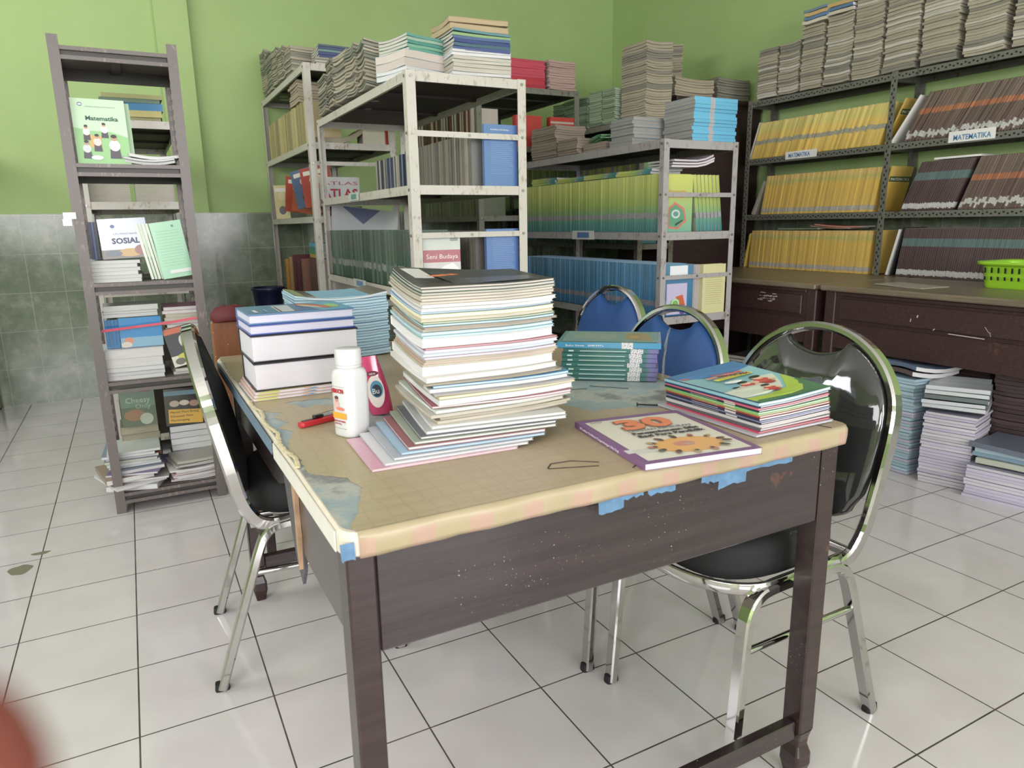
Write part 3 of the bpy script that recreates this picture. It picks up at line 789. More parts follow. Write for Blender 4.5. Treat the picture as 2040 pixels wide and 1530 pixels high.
    m = MB(); m.loft([pad(.98, -.002), pad(1.0, .004), pad(.99, .013), pad(.95, .021), pad(.80, .031), pad(.55, .038), pad(.25, .040)][::-1], 0, True); obj('back_pad', m, fabric, c)
    m = MB(); m.loft([pad(.985, .002), pad(.975, -.006), pad(.8, -.010), pad(.4, -.013)], 0, True); obj('back_shell', m, BLACKPL, c)
    if film:
        fm = NT('clear_plastic_film'); fm.b.inputs['Transmission Weight'].default_value = 1; fm.b.inputs['IOR'].default_value = 1.06
        fm.b.inputs['Specular IOR Level'].default_value = 1.0
        fm.fin((1, 1, 1), .04, 0, 1.0)
        tr = fm.n('ShaderNodeBsdfTransparent'); gl = fm.n('ShaderNodeBsdfGlossy'); gl.inputs['Roughness'].default_value = .07
        mx = fm.n('ShaderNodeMixShader'); lw = fm.n('ShaderNodeLayerWeight'); lw.inputs['Blend'].default_value = .35
        fm.l(fm.math('ADD', fm.math('MULTIPLY', lw.outputs['Facing'], .35), .05), mx.inputs[0]); fm.l(tr.outputs[0], mx.inputs[1]); fm.l(gl.outputs[0], mx.inputs[2])
        out_n = [n_ for n_ in fm.t.nodes if n_.type == 'OUTPUT_MATERIAL'][0]; fm.l(mx.outputs[0], out_n.inputs['Surface'])
        fm.bump(fm.noise(16, fm.objco(), 4, .6), .7, .010); fm.l([n_ for n_ in fm.t.nodes if n_.type == 'BUMP'][0].outputs[0], gl.inputs['Normal'])
        fm2 = NT('smooth_clear_film'); tr2 = fm2.n('ShaderNodeBsdfTransparent'); gl2 = fm2.n('ShaderNodeBsdfGlossy'); gl2.inputs['Roughness'].default_value = .05; mx3 = fm2.n('ShaderNodeMixShader'); lw2 = fm2.n('ShaderNodeLayerWeight'); lw2.inputs['Blend'].default_value = .3
        fm2.l(fm2.math('ADD', fm2.math('MULTIPLY', lw2.outputs['Facing'], .45), .07), mx3.inputs[0]); fm2.l(tr2.outputs[0], mx3.inputs[1]); fm2.l(gl2.outputs[0], mx3.inputs[2]); fm2.l(mx3.outputs[0], [n_ for n_ in fm2.t.nodes if n_.type == 'OUTPUT_MATERIAL'][0].inputs['Surface'])
        r = random.Random(12)
        for k in range(14):   # crumpled scraps of torn wrap on the seat
            a0 = r.uniform(0, 2*PI); rr = r.uniform(.55, 1.0); x0, y0 = .06+.17*rr*math.cos(a0), .15*rr*math.sin(a0)
            rows = [[(x0+.03*(i-1.5)+r.uniform(-.008, .008), y0+.03*(j-1.5)+r.uniform(-.008, .008), .526+r.uniform(.001, .012)-(.02 if rr > .85 and (i in (0, 3) or j in (0, 3)) else 0)) for j in range(4)] for i in range(4)]
            m = MB(); m.add([p for rw in rows for p in rw], [(i*4+j, i*4+j+1, i*4+j+5, i*4+j+4) for i in range(3) for j in range(3)], 0, False); obj('torn_wrap', m, fm.m, c)
        m = MB(); m.loft([pad(1.0, .008), pad(.992, .019), pad(.95, .027), pad(.80, .037), pad(.55, .044), pad(.25, .046)][::-1], 0, True); obj('plastic_wrap', m, fm2.m, c)
    return c
make_chair('chrome chair with plastic-wrapped black seat at the near right table corner', BLACKFAB, T(1.602, -.560, 0, PI+.02), True)
make_chair('blue-backed chrome chair beside the black wrapped one at the table', BLUEFAB, T(1.572, -.095, 0, PI))
make_chair('blue-backed chrome chair nearer the white rack, second from the black wrapped one', BLUEFAB, T(1.815, .550, 0, PI-.02))
make_chair('black chrome chair seen edge-on at the torn left side of the table', BLACKFAB, T(.742, .270, 0, -.09))

# ================================================================ BOOKS: MATERIALS
YEL = spine('yellow_mathematics_book', .26, [(0, (224, 186, 84)), (.55, (230, 196, 92)), (.75, (212, 202, 108)), (1, (232, 200, 116))], (.36, .46), jit=.02, stcol=(188, 186, 160), rnd=.16, edge=(232, 214, 160))
YEL2 = spine('yellow_book_low_label', .26, [(0, (226, 186, 86)), (.7, (228, 188, 82)), (.8, (196, 188, 104)), (.9, (226, 190, 106)), (1, (226, 186, 100))], (.05, .15), jit=.008, stcol=(212, 204, 190), rnd=.08, edge=(232, 206, 150))
YPAGE = pages('yellowed_page_edges', (214, 196, 120), .8)
BRN = spine('brown_book_orange_band', .27, [(0, (112, 90, 82)), (.55, (118, 96, 86)), (.551, (184, 112, 74)), (.66, (190, 122, 84)), (.661, (122, 102, 90)), (1, (112, 96, 84))], (.08, .19), 'CONSTANT', jit=.055, stcol=(226, 226, 220), rnd=.22, edge=(60, 40, 34))
BRN2 = spine('brown_book_teal_band', .27, [(0, (82, 60, 62)), (.62, (86, 66, 66)), (.621, (92, 120, 118)), (.78, (96, 124, 122)), (.781, (86, 66, 66)), (1, (80, 62, 60))], (.04, .15), 'CONSTANT', jit=.010, stcol=(232, 232, 230), rnd=.12, edge=(172, 164, 156))
GRY_Y = spine('yellow_to_teal_book', .29, [(0, (60, 132, 142)), (.18, (78, 150, 140)), (.30, (112, 168, 122)), (.5, (158, 184, 92)), (.8, (186, 196, 94)), (1, (196, 204, 110))], (.24, .335), jit=.014, stcol=(176, 178, 182), rnd=.14, gloss=.25, coat=.6, edge=(214, 220, 170))
BLU = spine('plastic_wrapped_blue_book', .27, [(0, (52, 116, 168)), (.5, (72, 138, 184)), (1, (96, 150, 190))], (.20, .30), jit=.006, stcol=(150, 150, 170), rnd=.16, gloss=.14, coat=1, edge=(170, 196, 214))
GRN = spine('dark_green_book', .26, [(0, (50, 82, 66)), (.28, (62, 92, 78)), (.6, (72, 96, 82)), (.62, (84, 90, 82)), (1, (74, 98, 86))], (.24, .36), jit=.02, stcol=(150, 156, 146), rnd=.25)
GRNP = plain('dull_green_cover', (84, 104, 88), .5, rnd=.15)
BLUC = plain('blue_glossy_cover', (84, 122, 184), .25, coat=.6)
TEAL = spine('teal_book_violet_top', .24, [(0, (52, 118, 112)), (.1, (48, 106, 98)), (.78, (56, 112, 108)), (.86, (96, 106, 148)), (.94, (98, 92, 150))], (.62, .78), jit=.02, stcol=(226, 226, 230), rnd=.06, gloss=.2, coat=.8)
LBLUE = spine('sky_blue_book', .25, [(0, (92, 178, 222)), (1, (98, 186, 228))], (.62, .74), jit=.004, stcol=(206, 200, 208), rnd=.05, edge=(40, 80, 110))
def mt(c, p): return (c, p)
def C(r, g, b, **k): return plain('cover_%02x%02x%02x' % (r, g, b), (r, g, b), k.pop('rough', .45), coat=k.pop('coat', .15), rnd=.08)
GREENS = C(150, 172, 136); GREENP = C(126, 150, 118)

# ================================================================ RIGHT WALL SHELVING
ROWY = 'yellow mathematics textbooks on the perforated shelving'
row_y('yellow_textbook', 'yellow textbook leaning in the topmost yellow row of the perforated shelving', 'book', 'leaning yellow textbooks, topmost yellow row', SX0+.012, 2.015, 1.06, LV[1], .19, .235, (.010, .012, .014), [(YEL, YPAGE)], .32, seed=3, jit=.006)
row_y('yellow_textbook', 'yellow textbook standing in the middle yellow row of the perforated shelving', 'book', 'yellow textbooks, middle yellow row', SX0+.012, 1.90, 1.06, LV[0], .19, .250, (.011, .012), [(YEL2, YPAGE)], .16, seed=4, jit=.004)
row_y('yellow_textbook', 'yellow textbook standing directly on the desk top in the lowest yellow row', 'book', 'yellow textbooks on the desk top', SX0+.012, 1.985, 1.06, DZ, .19, .250, (.011, .012), [(YEL2, YPAGE)], .06, seed=5, jit=.004)
row_y('brown_textbook', 'brown orange-banded textbook leaning in the topmost brown row', 'book', 'leaning brown textbooks, topmost brown row', SX0+.012, .925, .03, LV[1], .19, .27, (.008, .010, .012), [(BRN, PG_C)], .50, seed=6, jit=.006)
row_y('brown_textbook', 'brown textbook with teal band leaning in the middle brown row', 'book', 'teal-banded brown textbooks, middle brown row', SX0+.012, .895, .60, LV[0], .19, .27, (.010, .011), [(BRN2, PG_C)], .36, seed=7, jit=.003)
row_y('brown_textbook', 'brown orange-banded textbook leaning at the far right of the middle brown row', 'book', 'orange-banded brown textbooks, middle brown row', SX0+.012, .585, .03, LV[0], .19, .27, (.009, .011), [(BRN, PG_C)], .33, seed=8, jit=.005)
row_y('brown_textbook', 'brown teal-banded textbook in the lowest brown row behind the green basket', 'book', 'brown textbooks on the desk top', SX0+.010, .885, .03, DZ, .19, .265, (.010, .011), [(BRN2, PG_C)], .12, seed=9, jit=.002)

def single(name, label, W, H, tk, mats, M, group=None, cat='book'):
    o = obj(name, book_mesh(W, H, tk, list(mats), 1), None, None, M); return tag(o, label, cat, group)
UP = lambda x, y, z, lean=0: Matrix.Translation((x, y, z)) @ Matrix.Rotation(lean, 4, 'X') @ basis((1, 0, 0), (0, 0, 1), (0, -1, 0), (0, 0, 0))
# front-on yellow covers at the right ends of the yellow rows, seen past the post
for zz, ln, wd, lb in ((LV[1], .42, 'at the right end of the topmost yellow row', 0), (LV[0], .24, 'at the right end of the middle yellow row', 1), (DZ, .12, 'at the right end of the lowest yellow row', 2)):
    t = book_parts('yellow_textbook', 'yellow textbook showing its front cover '+wd, 'book', .19, .25, .010, C(214, 178, 84), YPAGE, UP(SX0+.015, 1.035, zz+.006, ln))
    if lb == 2: continue
    art(t, [(rc(.0, .165, .19, .195), (74, 92, 58)), (rc(.0, .0, .19, .16), (206, 164, 60) if lb else (190, 150, 46))], .0101)
    lettering('MATEMATIKA', .021, C(230, 226, 200), t, .012, .172, .0106, width=.165)
for (lab, M_, w_, c) in (('green-marked yellow exercise book at the left end of the lowest yellow row', UP(SX0+.010, 2.038, DZ+.004, .20), .19, (206, 176, 70)),):
    t = book_parts('exercise_book', lab, 'book', w_, .235, .012, C(*c), YPAGE, M_)
    L = basis((0, 0, 1), (0, 1, 0), (-1, 0, 0), (-.0004, .0, .0006))
    lettering('TOBE', .05, C(40, 36, 30), t, 0, 0, 0, M=basis((0, 1, 0), (0, 0, 1), (1, 0, 0), (-.0005, .03, .001)) @ Matrix.Diagonal((2.6, .2, 1, 1)))
single('worn_folder', 'grey worn folder leaning at the left end of the middle yellow row', .2, .235, .02, (C(168, 162, 148), PG_D), UP(SX0+.01, 1.985, LV[0]+.008, .42))
single('worn_folder', 'pale worn booklet leaning at the left end of the topmost yellow row', .2, .24, .010, (C(214, 208, 190), PG_C), UP(SX0+.01, 2.034, LV[1]+.005, .32))
single('white_booklet', 'white booklet leaning hard at the left end of the topmost brown row', .2, .27, .010, (WHITE, PG_W), UP(SX0+.005, .990, LV[1]+.008, .57))
single('white_booklet', 'white booklet leaning at the left end of the lowest brown row', .2, .26, .010, (WHITE, PG_W), UP(SX0+.005, .945, DZ+.006, .22))
single('black_booklet', 'thin black booklet beside the white one in the lowest brown row', .2, .27, .010, (C(34, 34, 38), PG_C), UP(SX0+.008, .918, DZ+.006, .2))
single('white_booklet', 'white booklet lying on top of the middle brown row', .16, .24, .010, (WHITE, PG_W), Matrix.Translation((SX0+.02, .50, LV[0]+.262)))
# loose papers and pamphlets on the lowest yellow row
for k, (y, dz, c, w_, rz) in enumerate(((1.60, .000, (122, 142, 112), .26, .05), (1.38, .004, (204, 170, 150), .24, -.1), (1.30, .012, (186, 120, 100), .22, .1), (1.62, -.0, (230, 226, 216), .16, 0))):
    if k == 3: continue
    bf = (lambda x, yy, k=k: .022*max(0, (yy/.30)-.2)**2 if k else 0.0)
    o = obj('pamphlet', book_mesh(.17, .30, .008, [C(*c), PG_C], 6, bf), None, None, T(SX0+.03, y-.15, DZ+.258+dz+.001, rz))
    tag(o, ('dull green pamphlet lying on the lowest yellow row', 'pale pink pamphlet lying curled on the lowest yellow row', 'reddish pamphlet topmost of those on the lowest yellow row')[k], 'pamphlet')
# shelf name cards
for (y0, y1, z0, z1, X) in ((1.475, 1.715, 1.520, 1.566, SX0+.004), (.435, .665, 1.516, 1.570, SX0+.004)):
    t = thing('name_card', 'white MATEMATIKA card on the shelf edge '+('below the yellow books' if y0 > 1 else 'below the brown books'), 'sign', T(X-.002, y1, z0, 0))
    m = MB(); m.box(-.0008, .0008, -(y1-y0), 0, 0, z1-z0); obj('card', m, WHITE, t)
    lettering('MATEMATIKA', .036, C(70, 130, 180), t, 0, 0, 0, width=.165 if y0 > 1 else .185, bold=.0008, M=basis((0, -1, 0), (0, 0, 1), (-1, 0, 0), (-.0012, -.024, .010)))
def card(X, y0, y1, z0, z1, lab, c=(112, 150, 190)):
    t = thing('name_card', lab, 'sign', T(X, y1, z0))
    m = MB(); m.box(-.0008, .0008, -(y1-y0), 0, 0, z1-z0); obj('card', m, C(206, 208, 204), t)
    m = MB(); w_ = y1-y0; h_ = z1-z0
    m.box(-.0013, -.0008, -w_*.78, -w_*.24, h_*.18, h_*.82); obj('printed_field', m, C(*c), t)
card(1.411, 1.77, 1.94, 1.268, 1.306, 'small card with green print on the second shelf of the white rack', (96, 150, 140))
card(1.411, 1.74, 1.95, .846, .886, 'small card with blue print on the third shelf of the white rack')
card(2.794, 1.80, 2.03, 1.048, 1.098, 'card with blue print on the shelf edge below the yellow-green books', (84, 120, 176))

# wavy paper piles on the top shelves ---------------------------------
def wavy(a, b_, seed):
    r = random.Random(seed); p1, p2, p3 = r.uniform(0, 6), r.uniform(0, 6), r.uniform(.7, 1.3)
    def f(u, v, k):
        e = a*(2*u-1)**2*(.4+.6*k)+b_*math.sin(p3*v*5+p1+k*1.3)*.5+b_*.6*math.sin(u*4+p2+k)
        return e+a*.6*max(0, v-.7)**2*8*k
    return f
def sizes(h, lo, hi, seed):
    r = random.Random(seed); out = []
    while sum(out) < h: out.append(round(r.uniform(lo, hi), 3))
    return out
OLD = [(C(176, 168, 148), PG_G), (C(168, 164, 150), PG_G), (C(150, 154, 136), PG_G), (C(186, 178, 160), PG_C), (C(160, 156, 144), PG_D)]
for k, (y, h, tone) in enumerate(((1.905, .33, 0), (1.735, .33, 1), (1.560, .40, 0), (1.375, .41, 2), (1.185, .47, 0), (.985, .49, 0), (.770, .52, 0), (.545, .55, 0), (.32, .56, 0))):
    nm = ('leftmost', 'second from the left', 'third from the left', 'fourth from the left', 'fifth from the left', 'sixth from the left', 'seventh from the left', 'eighth from the left', 'last on the right')[k]
    mats = (lambda i, r, k=k: OLD[r.randrange(5)])
    H_ = .155 if k < 3 else .175 if k < 5 else .190
    out, zt = stack('worn_exercise_book', 'worn grey-edged exercise book in the pile %s on the perforated shelving' % nm, 'book', 'old exercise books, pile %s on the perforated top shelf' % nm, 4.335, y, LV[2], PI, sizes(h*(.8 if k in (0, 1, 2, 3) else .97), .010, .017, k), mats, .235, H_, jit=.006, jr=.03, n=5, bend=wavy(.012, .004, k), seed=k, gap=.0016)
    if k in (2, 3):
        top = [(C(206, 196, 176), PG_W), (C(90, 128, 170), PG_W), (C(206, 170, 110), PG_C), (C(110, 140, 160), PG_W)]
        stack('bound_book', ('thick pale or blue book on top of the third grey pile', 'curled tan book on top of the fourth grey pile')[k-2], 'book', ('thick books on the third grey pile', 'curled books on the fourth grey pile')[k-2], 4.33, y, zt+.008, .06*(1 if k == 2 else -1), (.018, .016, .02, .014)[:4 if k == 2 else 3], lambda i, r: top[i % 4], .23, H_+.015, jit=.006, jr=.05, n=5, bend=wavy(.016, .005, k+50), seed=k+9, gap=.0045)

# corner cupboard top ------------------------------------------------
TAN = [(C(176, 160, 134), PG_G), (C(160, 160, 134), PG_G), (C(146, 142, 126), PG_D)]
PK = [(C(190, 156, 142), PG_G), (C(176, 150, 138), PG_G)]
def pile(lab, grp, x, y, z, h, mats, W, H, seed, lo=.011, hi=.017, rz=0, bend=(.012, .004), name='old_textbook', jr=.03, jit=.005, back=PI, **k):
    k.setdefault('gap', .0008+bend[0]*jr*2.2)
    return stack(name, lab, 'book', grp, x, y, z, rz+back, sizes(h, lo, hi, seed), lambda i, r: mats[r.randrange(len(mats))], W, H, jit, jr, 5, wavy(bend[0], bend[1], seed), seed, **k)
pile('greenish tan old textbook in the tall pile at the near end of the dim rack', 'tall tan pile on the dim rack', 3.52, 2.27, 1.7905, .40, TAN, .21, .26, 31)
pile('tan old textbook in the highest pile at the back of the corner cupboard', 'highest pile on the cupboard', 3.96, 2.66, 1.946, .37, TAN, .20, .22, 32)
pile('pinkish old textbook in the low pile at the front of the corner cupboard', 'pinkish front pile on the cupboard', 3.88, 2.31, 1.946, .095, PK, .34, .20, 34)
pile('dark grey-green old textbook in the low pile at the right end of the corner cupboard', 'dark green pile on the cupboard', 4.27, 2.36, 1.946, .13, [(C(104, 110, 96), PG_D), (C(92, 100, 88), PG_D)], .30, .22, 35)
GRP = [(GREENS, pages('green_tinted_page_edges', (168, 186, 158), .68)), (GREENP, pages('green_tinted_page_edges', (168, 186, 158), .68))]
for k, (y, h) in enumerate(((2.50, .215), (2.66, .21), (2.82, .20), (2.98, .21), (3.14, .20))):
    nm = ('nearest', 'second', 'third', 'fourth', 'farthest')[k]
    pile('faded green exercise book in the %s green pile on the dim rack behind the cupboard' % nm, 'faded green exercise books, %s pile' % nm, 3.50, y, 1.7905, h-.02, GRP, .23, .145, 40+k, .009, .014, name='green_exercise_book', back=0, bend=(.012, .004), rz=.03*(k % 2))
row_y('green_textbook', 'green-yellow textbook on the dim rack along the right wall', 'book', 'green books on the rack along the right wall', 3.38, 3.85, 2.18, 1.40, .19, .27, (.018, .022), [(GRY_Y, PG_C), (C(150, 168, 84), PG_C), (C(190, 186, 110), PG_C)], .02, seed=21)
row_y('green_textbook', 'dull green textbook low on the dim rack along the right wall', 'book', 'dull green books low on the rack along the right wall', 3.38, 3.85, 2.18, 1.0, .19, .27, (.018, .022), [(GRN, PG_C), (GRY_Y, PG_C)], .02, seed=22)

# ================================================================ RACK R3: yellow-green, blue
row_y('yellow_green_textbook', 'yellow-green to teal textbook in the long row on the pale grey rack', 'book', 'yellow-green textbooks on the pale grey rack', 2.815, 2.66, 1.245, 1.09, .205, .29, (.013, .015, .017), [(GRY_Y, PG_C)], 0, seed=12, jit=.003)
row_y('blue_textbook', 'plastic-wrapped blue textbook in the long row behind the blue chairs', 'book', 'wrapped blue textbooks on the pale grey rack', 2.815, 2.66, 1.245, .655, .20, .27, (.014, .017), [(BLU, PG_C)], 0, seed=13, jit=.004)
for k, (y0, c) in enumerate(((2.42, 0), (2.10, 1), (1.79, 0), (1.48, 1))):
    nm = ('farthest', 'second farthest', 'third farthest', 'nearest')[k]
    stack('yellow_green_textbook', 'yellow-green textbook lying in the %s small pile on the yellow-green row' % nm, 'book', 'lying textbooks, %s small pile' % nm, 2.925, y0, 1.382, .02, (.013, .013) if k else (.013, .013, .013), [(GRY_Y, PG_W)], .205, .29, .006, .03, 4, wavy(.004, .002, k), 60+k)
stack('white_booklet', 'curled white booklet lying over the near end of the yellow-green row', 'book', 'curled white booklets over the yellow-green row', 2.995, 1.31, 1.41, PI/2, (.009, .009, .009), [(C(206, 196, 206), PG_W)], .2, .27, .01, .05, 5, lambda u, v, k: .02*max(0, .5-v)**2*4*(1.5), 66, gap=.005)
# near end of the rack: front-on books
FR = lambda x, y, z, rz=0, lean=0: Matrix.Translation((x, y, z)) @ Matrix.Rotation(rz, 4, 'Z') @ Matrix.Rotation(lean, 4, 'Y') @ basis((1, 0, 0), (0, 0, 1), (0, -1, 0), (0, 0, 0))
GC = spine('yellow_green_front_cover', .29, [(0, (112, 176, 150)), (.4, (150, 190, 120)), (.7, (190, 200, 100)), (1, (204, 206, 100))], None, gloss=.2, coat=.8)
t = book_parts('yellow_green_textbook', 'yellow-green textbook showing a drafting-compass cover at the near end of the grey rack', 'book', .17, .285, .014, GC, PG_C, FR(2.838, 1.236, 1.0905))
hexg = [(.012, .02), (.075, .012), (.135, .055), (.118, .118), (.055, .150), (.012, .12)]
art(t, [(hexg, (214, 118, 104)), ([(.02, .03), (.072, .022), (.122, .06), (.108, .11), (.055, .138), (.02, .112)], (92, 158, 124)), (ell(.062, .09, .028, .022), (196, 214, 206)), (ell(.062, .09, .018, .013), (96, 150, 140)), ([(.06, .03), (.11, .055), (.108, .062), (.058, .04)], (52, 72, 60)), (rc(.015, .17, .12, .18), (226, 170, 110))], .0141)
lettering('Matematika', .022, C(222, 130, 96), t, .010, .195, .0146, width=.115)
for k in range(7):
    th = .012+.008*(k % 2); xk = 3.055+.026*k
    o = obj('yellow_green_textbook', book_mesh(.20, .287, .021, [GRY_Y, PG_C], 1), None, None, Matrix.Translation((xk, 1.232, 1.0905)) @ Matrix.Rotation(-.14, 4, 'Y') @ basis((0, 1, 0), (0, 0, 1), (1, 0, 0), (0, 0, 0)))
    tag(o, 'yellow-green textbook leaning among those spine-out at the near end of the grey rack', 'book', 'leaning textbooks at the near end of the grey rack')
t = book_parts('blue_textbook', 'wrapped blue textbook with a football-pitch cover at the near end of the grey rack', 'book', .19, .265, .014, BLU, PG_W, FR(2.845, 1.236, .6555))
art(t, [(rc(.012, .008, .15, .17), (196, 186, 220)), ([(.03, .03), (.10, .02), (.13, .06), (.10, .10), (.04, .08)], (122, 186, 92)), (ell(.072, .062, .026, .026), (220, 232, 210)), (ell(.072, .062, .021, .021), (118, 184, 90)), ([(.10, .02), (.14, .05), (.12, .11), (.07, .10), (.10, .08)], (214, 96, 60)), (ell(.12, .03, .02, .028), (112, 78, 150)), (rc(.03, .20, .15, .262), (232, 236, 242))], .0141)
for k in range(4):
    single('thin_booklet', 'thin grey booklet wedged beside the football-pitch book on the grey rack', .19, .262, .010, (C(178, 170, 172), PG_W), Matrix.Translation((3.047+.0115*k, 1.235, .6555)) @ basis((0, 1, 0), (0, 0, 1), (1, 0, 0), (0, 0, 0)), 'thin booklets beside the football-pitch book')
t = book_parts('cream_textbook', 'cream textbook with a printed back cover at the right end of the grey rack', 'book', .16, .262, .03, C(214, 208, 150), PG_C, FR(3.088, 1.236, .6555))
art(t, [(rc(.02, .05+.0115*k, .145-(k*37 % 5)*.004, .0525+.0115*k), (178, 170, 116)) for k in range(13)], .0301)
stack('cream_textbook', 'cream-edged textbook low on the grey rack behind the blue chair', 'book', 'cream-edged textbooks low on the grey rack', 3.16, 1.33, .23, 0, (.03, .035, .03, .04, .03, .035), [(C(200, 190, 160), PG_C)], .2, .18, .01, .04, 1, None, 70)
# on its top: sky-blue pile, grey piles
SBM = [(LBLUE, pages('grey_page_edges', (166, 162, 154), .74))]
stack('sky_blue_textbook', 'sky-blue spined textbook in the big pile on the near end of the grey rack', 'book', 'sky-blue textbooks, big pile', 3.130, 1.325, 1.541, PI/2, sizes(.200, .015, .019, 14), SBM, .23, .29, .005, .02, 1, None, 14)
stack('sky_blue_textbook', 'grey-edged sky-blue textbook in the lower pile left of the big sky-blue pile', 'book', 'sky-blue textbooks, lower pile', 2.93, 1.575, 1.541, -PI/2*0-PI, sizes(.125, .015, .019, 15), SBM, .24, .20, .005, .02, 1, None, 15)
GRB = [(C(160, 146, 132), pages('brownish_grey_page_edges', (168, 152, 138), .72))]
pile('brownish grey textbook in the square pile on the grey rack beside the white rack', 'brownish grey square pile on the grey rack', 2.92, 2.40, 1.541, .17, GRB, .22, .30, 71, bend=(.006, .002))
pile('brownish grey textbook in the low pile next to the green net bag', 'low brownish grey pile on the grey rack', 2.90, 2.10, 1.541, .07, GRB, .20, .22, 72, bend=(.003, .001))
pile('thin grey textbook in the lowest pile before the sky-blue books', 'lowest grey pile on the grey rack', 2.93, 1.85, 1.541, .035, GRB, .22, .22, 73, bend=(.003, .001))
m = MB(); r = random.Random(5)
for k in range(9):
    y = r.uniform(-.10, .10); x = r.uniform(-.04, .05); a = r.uniform(-.5, .5)
    m.tube(smooth_path([(x-.05, y-.14, .006+.004*k), (x, y-.05, .022+.004*k), (x+.02, y+.06, .014+.004*k), (x+.05, y+.15, .006+.003*k)], 4), [(-.028, -.001), (.028, -.001), (.028, .001), (-.028, .001)], smooth=True)
tag(obj('plastic_folders', m, plain('mint_green_folder_plastic', (132, 196, 148), .35, coat=.3, var=.15), None, T(2.91, 1.86, 1.580)), 'crumpled mint green plastic folders on the low grey pile', 'folder')

# ================================================================ RACK R1 (nearest white)
row_y('grey_edged_textbook', 'grey-edged textbook standing fore-edge out on the second shelf of the white rack', 'book', 'grey fore-edges on the white rack, second shelf', 1.715, 1.93, 1.125, 1.30, .18, .215, (.009, .011, .013), [(C(128, 126, 114), PG_D), (C(112, 112, 108), PG_D), (C(140, 136, 122), PG_G)], 0, face='fore', seed=23, jit=.003)
row_y('navy_report', 'navy or cream bound report at the far end of the white rack, second shelf', 'book', 'bound reports on the white rack, second shelf', 1.715, 2.44, 1.945, 1.30, .18, .205, (.016, .020, .024), [(C(60, 76, 124), C(62, 78, 126)), (C(186, 180, 160), PG_C), (C(176, 170, 150), PG_G), (C(52, 72, 90), C(52, 72, 90)), (C(170, 166, 150), PG_C)], 0, face='fore', seed=26, jit=.004)
t = book_parts('blue_textbook', 'blue textbook with printed back cover at the near end of the white rack, second shelf', 'book', .155, .245, .02, BLUC, PG_C, FR(1.748, 1.096, 1.3005))
BL = [(rc(.03, .205-.0078*k, .135-((k*7) % 4)*.006, .2068-.0078*k), (120, 158, 210)) for k in range(21)]
art(t, BL, .0201); lettering('Pendidikan Seni Budaya', .009, WHITE, t, .03, .222, .0206, width=.085); 
t = book_parts('blue_textbook', 'blue textbook with printed back cover at the near end of the white rack, third shelf', 'book', .155, .245, .02, BLUC, PG_C, FR(1.748, 1.096, .8805))
art(t, BL, .0201); lettering('Pendidikan Jasmani Olahraga', .009, WHITE, t, .03, .222, .0206, width=.095)
row_y('grey_edged_textbook', 'grey-edged textbook standing fore-edge out on the third shelf of the white rack', 'book', 'grey fore-edges on the white rack, third shelf', 1.725, 2.44, 1.130, .88, .19, .235, (.010, .013), [(C(90, 84, 80), PG_D), (C(120, 116, 104), PG_D)], 0, face='fore', seed=24)
row_y('dark_green_textbook', 'dark green textbook in the long row on the third shelf of the white rack', 'book', 'dark green textbooks on the white rack', 1.432, 2.44, 1.17, .88, .18, .245, (.010, .012, .014), [(GRN, PG_C), (GRN, PG_C), (C(96, 116, 98), PG_C)], 0, seed=25, jit=.004)
t = book_parts('arts_textbook', 'Seni Budaya textbook with a pink band, upright behind the front post', 'book', .165, .225, .02, C(206, 214, 206, coat=.9, rough=.2), PG_C, FR(1.462, 1.098, .8805))
art(t, [(rc(.0, .115, .165, .165), (186, 108, 118)), (rc(0, 0, .165, .115), (210, 206, 204)), ([(.04, .03), (.06, .08), (.09, .10), (.13, .112), (.155, .09), (.16, .03), (.12, .0), (.05, .0)], (238, 236, 234)), ([(.11, .02), (.13, .06), (.14, .03), (.155, .05), (.16, .0), (.12, .0)], (96, 96, 70)), (rc(.12, .20, .155, .215), (150, 160, 158))], .0201)
lettering('Seni Budaya', .026, WHITE, t, .012, .13, .0206, width=.14)
pile('old textbook lying on the fourth shelf of the white rack', 'fourth shelf of the white rack', 1.66, 1.32, .468, .14, OLD, .28, .2, 74)
single('red_folder', 'red folder lying low on the white rack under the dark green row', .3, .4, .03, (C(170, 60, 56), PG_C), T(1.45, 1.6, .46))
# piles on the top of the nearest white rack
NB = [(C(66, 90, 140), PG_C), (C(52, 106, 120), PG_C), (C(120, 160, 110), PG_C), (C(206, 200, 180), PG_C)]
def nearpile(lab, name, x, y, z, rz, specs, W, H, seed, b=(.01, .003), shape=None):
    out = []; zz = z
    for k, (tk, c, pg) in enumerate(specs):
        bf = wavy(b[0], b[1], seed); q = k/len(specs)
        o = obj(name, book_mesh(W, H, tk, [C(*c), pg], 5, lambda xx, yy, q=q: bf(xx/W, yy/H, q)), None, None, Matrix.Translation((x, y, zz)) @ Matrix.Rotation(rz+random.Random(seed+k).uniform(-.04, .04), 4, 'Z') @ Matrix.Translation((-W/2, -H/2, 0)))
        tag(o, lab, 'book', 'books: '+lab[:60]); zz += tk+.0004
    return zz
z1 = nearpile('grey or cream textbook in the lower half of the tall pile on the white rack', 'textbook', 1.775, 1.235, 1.7215, -PI/2, [(.012, (196, 190, 176), PG_C), (.012, (150, 170, 160), PG_W), (.016, (190, 182, 160), PG_C), (.015, (170, 172, 156), PG_C), (.012, (120, 150, 140), PG_C), (.013, (196, 190, 176), PG_C), (.012, (150, 180, 196), PG_W), (.010, (196, 190, 176), PG_W)], .22, .265, 81, (.006, .002))
